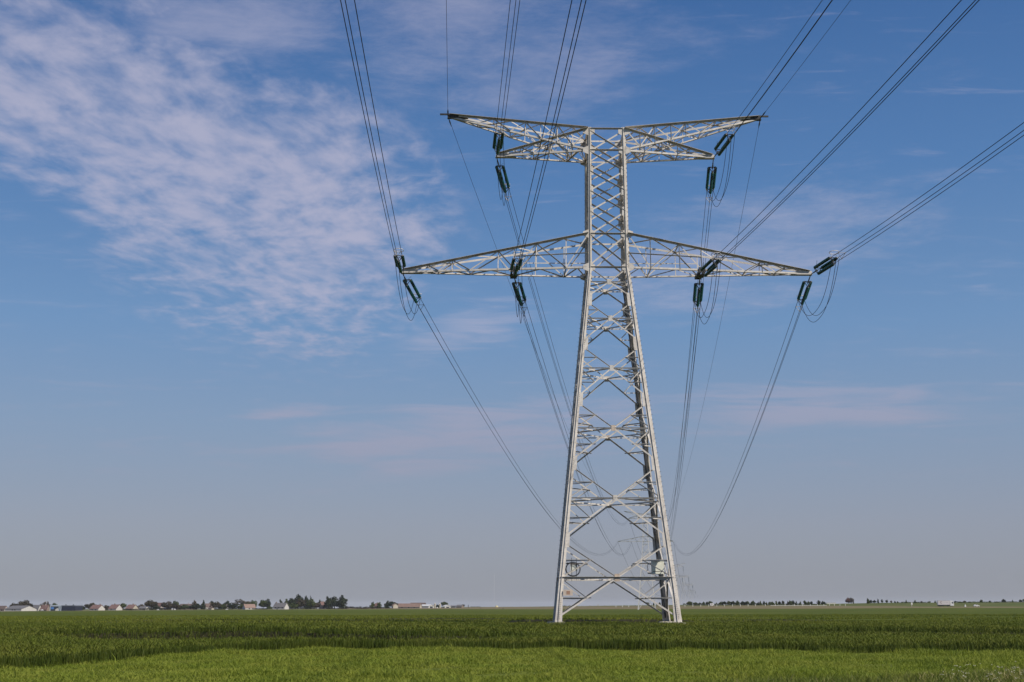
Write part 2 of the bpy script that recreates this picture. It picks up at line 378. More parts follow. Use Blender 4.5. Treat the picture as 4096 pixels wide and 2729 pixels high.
def ground_at(px, D):
    """x, y, z of the land at photo column px and depth D"""
    s = (px-2048)/(F*math.cos(PITCH)*1.02)
    fd, td = float(ip(px, FAR_D)), float(ip(px, TOP_D)); fz, tz, cz = float(far_z(px)), float(top_z(px)), float(crest_z(px))
    if D <= fd: z = float(crop_top(np.array([s*D]), np.array([D]))[0])
    elif D <= td: z = fz+(tz-fz)*(D-fd)/(td-fd)
    elif D <= td+120: z = tz+(cz-tz)*(D-td)/120
    else:
        c = td+120
        z = cz+float(np.interp(D/c, [1, 1.08, 1.3, 2, 4, 8, 14], [0, -.6, -2, -3, -3.5, -4, -5]))
    return Vector((s*D, D, z))
def z_at(py, D): return CAMZ+float(E_TAN(py))*D

# ------------------------------------------------------------------ grass (nobody could count it)
def blades(name, pos, h, w, lean, m, bend=0.35, parent=None):
    n = len(pos)
    a = rng.uniform(0, 2*math.pi, n); b = rng.uniform(0, 2*math.pi, n)
    side = np.stack([np.cos(a), np.sin(a), np.zeros(n)], 1)*(w/2)[:, None]
    dirn = np.stack([np.cos(b), np.sin(b), np.zeros(n)], 1)*(lean*h)[:, None]
    up = np.zeros((n, 3)); up[:, 2] = 1
    mid = pos+up*(h*0.55)[:, None]+dirn*0.35; tip = pos+up*(h*(1-0.25*lean))[:, None]+dirn
    V = np.stack([pos-side, pos+side, mid-side*0.8, mid+side*0.8, tip], 1).reshape(-1, 3)
    base = (np.arange(n)*5)[:, None]
    tri = np.stack([base+np.array([0, 1, 3]), base+np.array([0, 3, 2]), base+np.array([2, 3, 4])], 1).reshape(-1)
    me = bpy.data.meshes.new(name)
    me.vertices.add(len(V)); me.vertices.foreach_set('co', V.astype(np.float32).ravel())
    me.loops.add(len(tri)); me.loops.foreach_set('vertex_index', tri.astype(np.int32))
    nt = len(tri)//3
    me.polygons.add(nt); me.polygons.foreach_set('loop_start', (np.arange(nt)*3).astype(np.int32))
    me.materials.append(m); me.update(calc_edges=True)
    o = bpy.data.objects.new(name, me); C.objects.link(o)
    return o
def scatter(d0, d1, n, smax=0.55, power=2.0):
    y = (rng.uniform(0, 1, n)*(d1**power-d0**power)+d0**power)**(1/power)
    return y*rng.uniform(-smax, smax, n), y
def build_crop():
    parts = []
    for d0, d1, n, wd, hh in ((29, 62, 490000, 0.022, 0.42), (62, 110, 300000, 0.035, 0.40), (110, 240, 175000, 0.08, 0.22)):
        x, y = scatter(d0, d1, n)
        px = px_of(x/y); ed = edge_D(px)+0.22*vnoise(x*0.9, y*0.4)+0.15*vnoise(x*2.7, y*1.1)+rng.normal(0, 0.18, n)-rng.exponential(0.22, n)
        keep = y > ed
        if d0 < 40:
            front = np.exp(-(y-ed)/3.0)
            keep &= rng.uniform(0, 1, n) < 0.50+0.15*front
        top = crop_top(x, y)+np.where(y < 110, 0.045*vnoise(x*1.3, y*0.8)+0.03*vnoise(x*4.1, y*2.3), 0.03*vnoise(x*.5, y*.25))
        lx, ly = x-TX, y-TY
        inside = (np.abs(lx) < 5.6) & (ly > -6) & (ly < 7.5)
        keep &= ~(inside & (rng.uniform(0, 1, n) < 0.75))
        for qx in (-5.25, 5.25):
            for qy in (-5.25, 5.25): keep &= ((lx-qx)**2+(ly-qy)**2 > 0.9)
        x, y, top = x[keep], y[keep], top[keep]; k = len(x)
        h = hh*rng.uniform(0.8, 1.12, k)
        tip = top+rng.normal(0, 0.035, k)+0.02
        parts.append((np.stack([x, y, tip-h], 1), h, wd*rng.uniform(0.7, 1.3, k)))
    a = np.concatenate([p[0] for p in parts[:2]]); h = np.concatenate([p[1] for p in parts[:2]]); w = np.concatenate([p[2] for p in parts[:2]])
    o = blades('wheat_crop', a, h, w, rng.uniform(0.05, 0.4, len(a)), M['crop'])
    tag(o, 'tall young wheat standing behind the mown verge, its green darkened as shade', 'crop', kind='stuff')
    xs, ys, hs, ws, zs = [], [], [], [], []
    for d0, d1, n, wd, hh in ((30, 62, 210000, 0.016, 0.15), (62, 115, 210000, 0.024, 0.14)):
        x, y = scatter(d0, d1, n); px = px_of(x/y); keep = (y > edge_D(px)+0.4+0.3*vnoise(x*0.9, y*0.4))
        lx, ly = x-TX, y-TY; keep &= ~((np.abs(lx) < 5.8) & (ly > -6) & (ly < 7.5))
        x, y = x[keep], y[keep]; k = len(x)
        t = crop_top(x, y)+0.045*vnoise(x*1.3, y*0.8)+0.03*vnoise(x*4.1, y*2.3)
        xs.append(x); ys.append(y); hs.append(hh*rng.uniform(.6, 1.3, k)); ws.append(wd*rng.uniform(.7, 1.3, k)); zs.append(t-0.06+rng.normal(0, .03, k))
    x, y, h, w, z = map(np.concatenate, (xs, ys, hs, ws, zs))
    o = blades('wheat_flag_leaves', np.stack([x, y, z], 1), h, w, rng.uniform(0.9, 1.7, len(x)), M['crop_lit'])
    tag(o, 'arching upper leaves of the near wheat, coloured lighter as if sunlit', 'crop', kind='stuff')
    p = parts[2]
    o = blades('distant_crop', p[0], p[1], p[2], rng.uniform(0.1, 0.5, len(p[0])), M['crop_lit'])
    tag(o, 'mid green wheat stretching away around the pylon foot', 'crop', kind='stuff')
    # verge
    n = 490000
    x, y = scatter(24, 54, n)
    px = px_of(x/y); ed = edge_D(px); keep = y < ed+0.5
    cl = np.sin(x*1.3+np.sin(y*1.1)*2)+np.sin(y*2.3+x*0.6)
    x, y, cl = x[keep], y[keep], cl[keep]; k = len(x)
    h = 0.105*rng.uniform(0.5, 1.4, k)*(1+0.25*cl)
    h = h*(1+0.35*np.clip(vnoise(x*0.7, y*0.5), -1, 2))*(1+0.5*np.exp(-np.maximum(ed[keep]-y, 0)/1.1)*np.clip(0.5+vnoise(x*1.1, y*0.6), 0, 1.5)); h = np.where(rng.uniform(0, 1, k) < 0.004, h*2.2, h)
    z = GZ+0.03*np.sin(x*0.9+y*0.4)-0.03
    o = blades('verge_grass', np.stack([x, y, z], 1), h+0.03, 0.018*rng.uniform(0.7, 1.5, k), rng.uniform(0.3, 1.3, k), M['verge'])
    tag(o, 'short bright yellow green grass of the mown verge', 'grass', kind='stuff')
    # tall tufts at the lower right
    n = 90000
    x, y = scatter(24.5, 34, n)
    px = px_of(x/y)
    bound = ip(px, [(2600, 25.0), (3000, 27.6), (3400, 28.4), (3800, 30.0), (4096, 31.6), (4600, 34)])
    keep = (y < bound+rng.normal(0, 0.5, n)) & (px > 2500) 
    x, y = x[keep], y[keep]; k = len(x)
    h = 0.30*rng.uniform(0.6, 1.25, k)
    o = blades('tall_grass', np.stack([x, y, np.full(k, GZ-0.02)], 1), h, 0.016*rng.uniform(0.7, 1.4, k), rng.uniform(0.2, 0.8, k), M['tall'])
    tag(o, 'tall uncut dark grass at the lower right corner', 'grass', kind='stuff')
    px = px_of(x/y); sel = (rng.uniform(0, 1, k) < 0.008+0.12*sstep(3400, 4000, px))
    xs, ys = x[sel], y[sel]; k2 = len(xs)
    o = blades('straw_stalks', np.stack([xs, ys, np.full(k2, GZ)], 1), 0.31*rng.uniform(0.7, 1.25, k2), np.full(k2, 0.013), rng.uniform(0.3, 0.8, k2), M['straw'])
    tag(o, 'pale dry stalks among the tall grass', 'grass', kind='stuff')
    # white wildflowers
    mb = MB(); sm = MB(); cnt = 0
    while cnt < 110:
        y = rng.uniform(25.5, 33); px = rng.uniform(3650, 4300)
        if rng.uniform() > 0.15+0.85*((px-3650)/450)*(1 if y < 29.5 else 0.25): continue
        s = (px-2048)/(F*math.cos(PITCH)*1.02); x = s*y; hz = GZ+rng.uniform(0.20, 0.33); cnt += 1
        sm.tube([(x, y, GZ), (x+rng.uniform(-.03, .03), y, hz)], 0.004, 3)
        for q in range(rng.integers(2, 5)):
            cx, cy, cz, r = x+rng.uniform(-.035, .035), y+rng.uniform(-.03, .03), hz+rng.uniform(-.012, .015), rng.uniform(.008, .015)
            mb.add([(cx-r, cy, cz), (cx, cy-r, cz), (cx+r, cy, cz), (cx, cy+r, cz), (cx, cy, cz+r*0.8), (cx, cy, cz-r*0.5)],
                   [(0, 1, 4), (1, 2, 4), (2, 3, 4), (3, 0, 4), (1, 0, 5), (2, 1, 5), (3, 2, 5), (0, 3, 5)])
    o = sm.build('flower_stems', M['tall']); tag(o, 'thin green stems under the white wildflowers', 'flowers', kind='stuff')
    o = mb.build('wildflowers', M['petal'])
    tag(o, 'small white wildflowers scattered at the lower right corner', 'flowers', kind='stuff')
build_crop()

# ------------------------------------------------------------------ lattice pylons
def make_pylon(P, main=True, name='lattice_pylon'):
    """P: W base width, w1 waist, w2 top, z1 waist height, z1t, z2b, z2, L1, L2, L3, z3, panel levels"""
    root = empty(name)
    st = M['steel'] if main else M['far_steel']
    k = 1.0 if main else 0.85                           # far towers: members a little heavier
    def hw(z): return (P['W']+(P['w1']-P['W'])*z/P['z1'])/2 if z <= P['z1'] else (P['w1']+(P['w2']-P['w1'])*(z-P['z1'])/(P['z2']-P['z1']))/2
    def corner(sx, sy, z): h = hw(z); return Vector((sx*h, sy*h, z))
    # legs: angle with the corner outside and an added rib that shades the seam of the two plates
    for sx in (-1, 1):
        for sy in (-1, 1):
            mb = MB()
            zs = [0.02, 2.4, P['z1'], P['z2']+0.15]; ws = [0.60, 0.44, 0.30, 0.27] if main else [0.3, 0.3, 0.25, 0.22]
            for i in range(3):
                a, b = corner(sx, sy, zs[i]), corner(sx, sy, zs[i+1]); w, w2 = ws[i], ws[i+1]
                X, Y = Vector((-sx, 0, 0)), Vector((0, -sy, 0)); t = 0.03
                mb.box8([a, a+X*w, a+X*w+Y*t, a+Y*t, b, b+X*w2, b+X*w2+Y*t, b+Y*t])
                a2, b2 = a+Y*(t+.001), b+Y*(t+.001)
                mb.box8([a2, a2+X*t, a2+X*t+Y*w, a2+Y*w, b2, b2+X*t, b2+X*t+Y*w2, b2+Y*w2])
                if main:                               # seam: rib added to cast the dark line between the plates
                    f0, f1 = 0.47, 0.47
                    for (U, N) in ((X, -Y), (Y, -X)):
                        c, d = a+U*(w*f0), b+U*(w2*f1)
                        mb.box8([c, c+U*0.04, c+U*0.04+N*0.10, c+N*0.10, d, d+U*0.04, d+U*0.04+N*0.09, d+N*0.09])
            leg = mb.build('leg', st, root)
            if not main: continue
            g = MB()
            for z in P['nodes']:
                for (ux, uy) in ((-sx, 0), (0, -sy)):
                    U = Vector((ux, uy, 0)); N = Vector((0, sy, 0)) if ux else Vector((sx, 0, 0))
                    big = z < P['z1']-0.5
                    hh = 0.62 if big else 0.42; wv = 0.62 if big else 0.40
                    a = corner(sx, sy, z-hh)+U*0.25; b = corner(sx, sy, z+hh)+U*0.2; o = N*(-0.012)
                    a += o; b += o
                    g.box8([a, a+U*wv*0.55, a+U*wv*0.55+N*0.02, a+N*0.02, b, b+U*wv*0.55, b+U*wv*0.55+N*0.02, b+N*0.02])
            for z in (P['z1'], P['z1t'], P['z2b'], P['z2']-0.25):
                for (ux, uy) in ((-sx, 0), (0, -sy), (sx, 0)):
                    U = Vector((ux, uy, 0)); N = Vector((0, sy, 0)) if ux else Vector((sx, 0, 0))
                    out = ux == sx
                    a = corner(sx, sy, z)+N*(-0.014 if not out else 0.006)+(U*0.26 if not out else Vector((0, 0, 0)))
                    l = 0.42 if not out else 0.62
                    g.box8([a+Vector((0, 0, -0.4)), a+U*l*0.8+Vector((0, 0, -0.2)), a+U*l*0.8+Vector((0, 0, -0.2))+N*0.018, a+Vector((0, 0, -0.4))+N*0.018,
                            a+Vector((0, 0, 0.4)), a+U*l*0.8+Vector((0, 0, 0.2)), a+U*l*0.8+Vector((0, 0, 0.2))+N*0.018, a+Vector((0, 0, 0.4))+N*0.018])
            for q in range(0, len(g.v), 8):
                g1 = MB(); g1.add(g.v[q:q+8], g.f[:6]); g1.build('gusset_plate', st, leg)
            s = MB(); z = 3.0; i = 0                   # step bolts on the outer edge, and bolt rows at the foot
            while z < P['z2']-0.5:
                c = corner(sx, sy, z)+Vector((0, -sy*0.1, 0)); s.tube([c, c+Vector((sx*0.17, 0, 0))], 0.014, 4)
                z += 0.42
            for zc in [0.3+0.17*q for q in range(13)]:
                for f in (0.30, 0.55):
                    c = corner(sx, sy, zc)+Vector((-sx*0.6*f, sy*0.004, 0)); s.tube([c, c+Vector((0, sy*0.035, 0))], 0.03, 5)
            for zn in P['nodes']:
                for q in range(8):
                    c = corner(sx, sy, zn-0.6+q*0.17)+Vector((-sx*0.24, sy*0.004, 0)); s.tube([c, c+Vector((0, sy*0.03, 0))], 0.022, 5)
            s.build('step_bolts', M['bolt'], leg)['kind'] = 'stuff'
    if main:
        for sx in (-1, 1):
            for sy in (-1, 1):
                f = MB(); c = corner(sx, sy, 0)
                f.lathe([(0.66, -0.6), (0.64, -0.12), (0.58, -0.05), (0.2, 0.0)], 20)
                f.v = [(x*1.3+c.x-sx*0.2, y+c.y-sy*0.2, z) for x, y, z in f.v]
                f.build('footing', M['concrete'], root)
    # face bracing
    faces = (((0, -1), (1, 0)), ((0, 1), (-1, 0)), ((-1, 0), (0, 1)), ((1, 0), (0, -1)))
    lev = P['levels']                                   # (bottom, centre, top) of each crossed panel
    for (nx, ny), (ux, uy) in faces:
        N, U = Vector((nx, ny, 0)), Vector((ux, uy, 0))
        def pt(f, z): h = hw(z); return N*(h-0.10)+U*(f*(h-0.10))+Vector((0, 0, z))
        mb = MB(); rp = MB()
        for i, (zb, zc, zt) in enumerate(lev):
            m_ = pt(0, zc); last = i == len(lev)-1
            wd = 0.15*k if i < 3 else 0.13*k
            for f in (-1, 1):
                mb.angle(pt(f, zb), m_, N, wd*.88, lip=-1); mb.angle(m_, pt(f, zt), N, wd*.8, lip=1, wl=wd*0.3)
                if main and not last:
                    for zz, fr in ((zb, 0.5), (zt, 0.5)):
                        q = pt(f, zz).lerp(m_, fr); hq = hw(q.z)
                        mb.angle(pt(f, q.z), q, N, 0.085, wl=.05); mb.angle(q, pt(f, zc), N, 0.085, lip=1, wl=.04)
                        if i < 3:                     # redundant struts behind the face
                            q2 = q+N*(-0.35); mb.angle(q, pt(f, q.z)+N*(-hq*0.55), N, 0.08, lip=-1)
            mb.angle(pt(-1, zc), pt(1, zc), N, 0.105*k if i else 0.16*k, lip=1, wl=0.05 if i else 0.16)
            s_ = 0.34 if i else 0.42
            if main: (rp if i in (0, 2) else mb).plate(m_-Vector((0, 0, s_*.75)), m_+Vector((0, 0, s_*.75)), U, N, s_, 0.03, 0.05, s_)
        mb.build('lower_bracing', st, root)
        for q in range(0, len(rp.v), 8):
            r1 = MB(); r1.add(rp.v[q:q+8], rp.f[:6]); r1.build('centre_plate', M['rusty'], root)
        up = MB()
        zs = P['upper']
        for a, b in zip(zs[:-1], zs[1:]):
            up.angle(pt(-1, b), pt(1, a), N, 0.12*k, lip=1); up.angle(pt(-1, a), pt(1, b), N, 0.14*k, lip=-1)
        for z in (P['z1'], P['z1t'], P['z2b'], P['z2']): up.angle(pt(-1, z), pt(1, z), N, 0.15*k, lip=1)
        up.build('upper_bracing', st, root)
    # plan bracing at the centre of every panel
    for zb, zc, zt in lev:
        pb = MB(); h = hw(zc)-0.1
        c = [Vector((0, -h, zc+.03)), Vector((h, 0, zc+.03)), Vector((0, h, zc+.03)), Vector((-h, 0, zc+.03))]
        for i in range(4): pb.angle(c[i], c[(i+1) % 4], (0, 0, 1), 0.10*k, lip=-1)
        if main:
            for i in range(4):
                q = Vector((h*(1 if i in (0, 1) else -1), h*(1 if i in (1, 2) else -1), zc+.05))
                pb.angle(c[i].lerp(c[(i+1) % 4], 0.5) if i != 0 else c[0].lerp(c[1], .5), Vector(((1 if i in (0, 1) else -1)*h, (-1 if i in (0, 3) else 1)*h, zc+.05)), (0, 0, 1), 0.08, lip=-1)
        pb.build('plan_bracing', st, root)
    # crossarms: pyramids of four chords meeting at a tip
    def arm(nm, sx, L, ztip, zb, zt, fr_top, fr_bot, tipw, hang=None, bar=0.0):
        o = MB(); la = MB(); br = MB()
        X0 = Vector((sx, 0, 0))
        hb, ht = hw(zb), hw(zt)
        tip = lambda sy, top: Vector((sx*(L-0.2), sy*tipw, ztip+(0.16 if top else 0)))
        B = {sy: (Vector((sx*hb, sy*hb, zb)), tip(sy, False)) for sy in (-1, 1)}
        Tt = {sy: (Vector((sx*ht, sy*ht, zt)), tip(sy, True)) for sy in (-1, 1)}
        cw = 0.17*k
        for sy in (-1, 1):
            N = Vector((0, sy, 0))
            o.angle(*B[sy], N, cw, 0.02, lip=-1, up=False, wl=cw*1.1); o.angle(*Tt[sy], N, cw*1.05, 0.02, lip=1, up=True, wl=cw*1.6)
            tb = [Tt[sy][0].lerp(Tt[sy][1], f) for f in fr_top]; bb = [B[sy][0].lerp(B[sy][1], f) for f in fr_bot]
            seq = []
            for i in range(max(len(tb), len(bb))):
                if i < len(tb): seq.append(tb[i])
                if i < len(bb): seq.append(bb[i])
            for a, b in zip(seq[:-1], seq[1:]): la.angle(a, b, N, 0.10*k, 0.012, lip=1 if b.z > a.z else -1)
            if main:
                for i, f in enumerate(fr_top[1:-1]):
                    a = Tt[sy][0].lerp(Tt[sy][1], f); b = B[sy][0].lerp(B[sy][1], (f*(L-ht))/(L-hb)); la.angle(a, b, N, 0.07, 0.012)
                for f in fr_bot[:2]:
                    b = B[sy][0].lerp(B[sy][1], f); a = Tt[sy][0].lerp(Tt[sy][1], f); la.angle(a, b, N, 0.08, 0.012)
                if hang is not None:
                    zc = zb+(zt-zb)*0.42; xe = fr_bot[1]
                    a = B[sy][0].lerp(Tt[sy][0], 0.42); b = B[sy][0].lerp(B[sy][1], xe).lerp(Tt[sy][0].lerp(Tt[sy][1], xe), 0.6); la.angle(a, b, N, 0.09, 0.012)
        for (E, fr, nz) in ((B, fr_bot, -1), (Tt, fr_top, 1)):   # lacing of the lower and upper planes
            fs = [0.0]
            for a, b in zip([0]+list(fr), list(fr)+[0.95]): fs += [(a+b)/2, b] if b > a else []
            fs = sorted(set(round(f, 3) for f in fs))
            for i, (a, b) in enumerate(zip(fs[:-1], fs[1:])):
                s1 = -1 if i % 2 else 1
                la.angle(E[s1][0].lerp(E[s1][1], a), E[-s1][0].lerp(E[-s1][1], b), (0, 0, nz), 0.085*k, 0.012, lip=1 if nz < 0 else -1)
                if i % 2 and main: la.angle(E[-1][0].lerp(E[-1][1], b), E[1][0].lerp(E[1][1], b), (0, 0, nz), 0.08, 0.012, lip=1)
        p = o.build(nm, st, root); la.build('lacing', st, p)
        e = MB()
        e.box(min(sx*(L-1.9), sx*(L+0.05)), max(sx*(L-1.9), sx*(L+0.05)), -tipw-.12, tipw+.12, ztip-0.13, ztip-0.10)
        e.box(min(sx*(L-1.5), sx*L), max(sx*(L-1.5), sx*L), -tipw-.13, -tipw-.10, ztip-0.10, ztip+0.20); e.box(min(sx*(L-1.5), sx*L), max(sx*(L-1.5), sx*L), tipw+.10, tipw+.13, ztip-0.10, ztip+0.20)
        if bar: e.box(min(sx*(L-.2), sx*(L+bar)), max(sx*(L-.2), sx*(L+bar)), -.07, .07, ztip+0.20, ztip+0.34)
        e.build('end_plate', M['dark_steel'] if bar else st, p)
        if hang is not None:
            h = MB(); f = (hang-hb)/(L-0.2-hb); yb = B[1][0].lerp(B[1][1], f).y
            for dx in (-0.22, 0.22): h.box(sx*hang+dx-0.07, sx*hang+dx+0.07, -yb-0.1, yb+0.1, ztip-0.22, ztip+0.02)
            h.box(sx*hang-0.30, sx*hang+0.30, -yb-0.16, -yb-0.12, ztip-.25, ztip+.25); h.box(sx*hang-0.30, sx*hang+0.30, yb+0.12, yb+0.16, ztip-.25, ztip+.25)
            h.box(sx*hang-0.34, sx*hang+0.34, -0.5, 0.5, ztip-0.32, ztip-0.225)
            h.build('hanger_beam', M['dark_steel'], p)
    for sx in (-1, 1):
        if main: arm('lower_crossarm', sx, P['L1'], P['zt1'], P['z1'], P['z1t'], (0.0, .28, .486, .735, .87), (.121, .40, .64, .81), 0.14, hang=P['hang'])
        else: arm('lower_crossarm', sx, P['L1'], P['zt1'], P['z1'], P['z1t'], (0.0, .4, .75), (.2, .57), 0.14)
        arm('upper_crossarm', sx, P['L2'], P['zt2'], P['z2b'], P['z2'], (0.0, .42, .75), (.22, .6), 0.12)
        arm('earthwire_arm', sx, P['L3'], P['zt3'], P['z2b']+0.05, P['z2']+0.02, (0.0, .22, .45, .68), (.11, .34, .56, .8), 0.07, bar=0.75 if main else 0.0)
    return root

def z_front(py, P):
    """height on the front face of the near pylon seen at photo row py"""
    lo, hi = 0.0, 46.0
    for _ in range(50):
        z = (lo+hi)/2
        h = (P['W']+(P['w1']-P['W'])*min(z, P['z1'])/P['z1'])/2
        y = TY-h; zz = z-CAMZ
        v = (zz*math.cos(PITCH)-y*math.sin(PITCH))/(y*math.cos(PITCH)+zz*math.sin(PITCH))
        if 1364.5-F*v > py: lo = z
        else: hi = z
    return z
P1 = dict(W=10.5, w1=3.618, w2=3.37, z1=31.33, z1t=34.48, z2b=42.51, z2=44.60, L1=18.82, L2=10.2, L3=14.72, zt1=31.26, zt2=42.46, zt3=46.30, hang=8.55)
lv = [(2474, 2311, 2171), (2148, 1992, 1865), (1840, 1712, 1609), (1586, 1472, 1387), (1361, 1273, 1206), (1187, 1127, 1070)]
P1['levels'] = [tuple(z_front(p, P1) for p in t) for t in lv]
P1['nodes'] = [z_front(p, P1) for p in (2160, 1853, 1598, 1374, 1197, 682, 761, 844)]
P1['upper'] = [z_front(p, P1) for p in (1060, 938, 844, 761, 682, 604, 520)]
MB.skew = True; pylon = make_pylon(P1); MB.skew = False; pylon.location = (TX, TY, 0); pylon.rotation_euler = (0, 0, PSI)
tag(pylon, 'huge near pale steel lattice pylon with two pairs of crossarms standing in the wheat', 'pylon', 'pylons of the power line')
def loc1(x, y, z): return Matrix.Translation((TX, TY, 0)) @ Matrix.Rotation(PSI, 4, 'Z') @ Vector((x, y, z))

P2 = dict(W=8.2, w1=2.6, w2=2.3, z1=31.3, z1t=33.6, z2b=42.0, z2=43.9, L1=12.9, L2=7.6, L3=9.6, zt1=31.3, zt2=42.0, zt3=45.2, hang=6.5, nodes=[])
P2['levels'] = [(0.3, 5.5, 9.8), (9.8, 14, 17.6), (17.6, 21, 24), (24, 26.4, 28.6), (28.6, 30, 31.3)]
P2['upper'] = [31.3, 33.6, 36.5, 39.2, 42.0, 43.9]
far_pos = []
for px, D in ((2576, 606), (2693, 1330), (2721, 1800), (2741, 2450), (2755, 3350)):
    s = (px-2048)/(F*math.cos(PITCH)*1.02); far_pos.append(Vector((s*D, D, 0)))
LINE_DIR = (far_pos[2]-far_pos[1]).normalized()
far_lab = ['second pylon along the line, pale lattice seen through the legs of the near pylon',
           'third pylon along the line, faint grey with hanging strings right of the near pylon',
           'fourth pylon along the line, fainter, stepping down towards the horizon',
           'fifth pylon along the line, very faint in the haze',
           'farthest pylon of the line, almost lost in the haze']
t2 = make_pylon(P2, main=False)
t2.location = far_pos[0]; t2.rotation_euler = (0, 0, -math.atan2(*((far_pos[1]-Vector((TX, TY, 0))).normalized().xy)))
tag(t2, far_lab[0], 'pylon', 'pylons of the power line')
def far_matrix(o): return Matrix.Translation(o.location) @ Matrix.Rotation(o.rotation_euler[2], 4, 'Z')
towers = [t2]
for i in range(1, 5):
    o = copy_tree(t2); o.location = far_pos[i]; o.rotation_euler = (0, 0, -math.atan2(LINE_DIR.x, LINE_DIR.y)); tag(o, far_lab[i])
    for x in (-12.7, -6.3, 6.3, 12.7):                  # suspension strings
        m = MB(); m.tube([(x, 0, 31.2), (x, 0, 26.8)], 0.16, 5); m.build('insulator_string', M['glass'], o)
    for x in (-7.4, 7.4):
        m = MB(); m.tube([(x, 0, 41.9), (x, 0, 37.5)], 0.16, 5); m.build('insulator_string', M['glass'], o)
    towers.append(o)

# ------------------------------------------------------------------ insulators, conductors, jumpers
OFFS = ((-0.31, 0.16), (0.31, 0.16), (0.0, -0.34))
LINK, SLEN = 2.3, 4.6
END = LINK+SLEN+0.75
def string_mesh():
    mb = MB(); prof = [(0.03, 0)]; n = 19; p = SLEN/n
    for i in range(n):
        y = i*p; prof += [(0.055, y+0.02), (0.06, y+p*0.30), (0.15, y+p*0.40), (0.14, y+p*0.62), (0.08, y+p*0.70), (0.06, y+p*0.95)]
    prof += [(0.03, SLEN)]
    mb.lathe(prof, 12, 'y'); return mb.mesh('insulator_string', M['glass'])
STR_ME = string_mesh()
def make_assembly():
    r = empty('tension_insulators')
    l = MB(); l.tube([(0, 0, 0), (0, LINK*0.5, 0)], 0.045, 6); l.tube([(0, LINK*0.5-.1, 0), (0, LINK, 0)], 0.06, 6); l.build('link_rod', M['bolt'], r)
    for y, nm in ((LINK, 'yoke_plate'), (LINK+SLEN+0.35, 'yoke_plate')):
        m = MB()
        t = [(-0.34, 0.18), (0.34, 0.18), (0.0, -0.38)]
        for a, b in ((0, 1), (1, 2), (2, 0)):
            m.tube([(t[a][0], y, t[a][1]), (t[b][0], y, t[b][1])], 0.038, 5)
        for a in range(3): m.tube([(0, y-0.12, 0), (t[a][0], y, t[a][1])], 0.025, 5)
        m.build(nm, M['dark_steel'], r)
    for (x, z) in ((-0.32, 0.18), (0.32, 0.18), (0.0, -0.36)):
        o = bpy.data.objects.new('insulator_string', STR_ME); C.objects.link(o); o.parent = r; o.location = (x, LINK+0.17, z)
        c = MB(); c.tube([(x, LINK, z), (x, LINK+0.20, z)], 0.055, 6); c.tube([(x, LINK+SLEN+0.15, z), (x, LINK+SLEN+0.42, z)], 0.055, 6); c.build('end_cap', M['cap'], r)
    yk = LINK+SLEN+0.35
    m = MB()
    pts = [(0.42*math.cos(t), yk+0.15+0.30*math.sin(t), 0.62+0.10*math.sin(t)) for t in [2*math.pi*i/24 for i in range(25)]]
    m.tube(pts, 0.03, 6)
    m.tube([(-.2, yk, .3), (-.25, yk+.05, .60)], 0.022, 5); m.tube([(.2, yk, .3), (.25, yk+.05, .60)], 0.022, 5)
    m.build('corona_ring', M['ring'], r)
    h = MB(); h.tube([(0.12, LINK+.05, 0.3), (0.25, LINK+.7, 0.75)], 0.016, 4); h.build('arcing_horn', M['bolt'], r)
    cl = MB()
    for x, z in OFFS: cl.tube([(x*1.3, yk, z*1.3), (x, END, z)], 0.04, 5)
    cl.build('dead_end_clamp', M['cap'], r)
    return r
def orient(p, d):
    """matrix at p with local y along d and local z upward"""
    y = Vector(d).normalized(); x = y.cross(Vector((0, 0, 1))).normalized(); z = x.cross(y)
    return Matrix.Translation(p) @ Matrix(((x.x, y.x, z.x), (x.y, y.y, z.y), (x.z, y.z, z.z))).to_4x4()
proto = make_assembly(); proto_used = False
def assembly(p, d, label):
    global proto_used
    if proto_used: o = copy_tree(proto)
    else: o = proto; proto_used = True
    o.matrix_world = orient(p, d); o.rotation_mode = 'XYZ'
    tag(o, label, 'insulators', 'tension insulator sets')
    return o
BACK = Vector((0.045, -1.0, 0)).normalized()           # the span towards and over the camera
WR = 0.0225
def wire(pts, name, label, cat='wire', group=None, r=WR):
    mb = MB(); mb.tube(pts, r, 5); o = mb.build(name, M['wire']); tag(o, label, cat, group); return o
WN = ('upper left', 'upper right', 'lowest')
def spacer(p, d, label):
    mt = orient(p, d); mb = MB(); q = [mt @ Vector((x, 0, z)) for x, z in OFFS]
    for a, b in ((0, 1), (1, 2), (2, 0)): mb.tube([q[a], q[b]], 0.022, 4)
    for a in q: mb.tube([a-Vector(d)*0.09, a+Vector(d)*0.09], 0.045, 5)
    o = mb.build('bundle_spacer', M['cap']); tag(o, label, 'spacer', 'spacers on the conductor bundles')
phases = [('left lower outer', -P1['L1']+.05, P1['zt1']-0.05, -12.9, 31.2), ('left lower inner', -P1['hang'], P1['zt1']-0.28, -6.6, 31.2), ('right lower inner', P1['hang'], P1['zt1']-0.28, 6.6, 31.2),
          ('right lower outer', P1['L1']-.05, P1['zt1']-0.05, 12.9, 31.2), ('left upper', -P1['L2']+.05, P1['zt2']-0.05, -7.6, 41.9), ('right upper', P1['L2']-.05, P1['zt2']-0.05, 7.6, 41.9)]
M2 = far_matrix(t2)
def para(A, B, sag, n, u0=0.0, u1=1.0):
    return [A.lerp(B, u)-Vector((0, 0, 4*sag*u*(1-u))) for u in [u0+(u1-u0)*i/(n-1) for i in range(n)]]
SLOPE_B, CURV_B, SAG_F = 0.080, 0.00040, 14.0
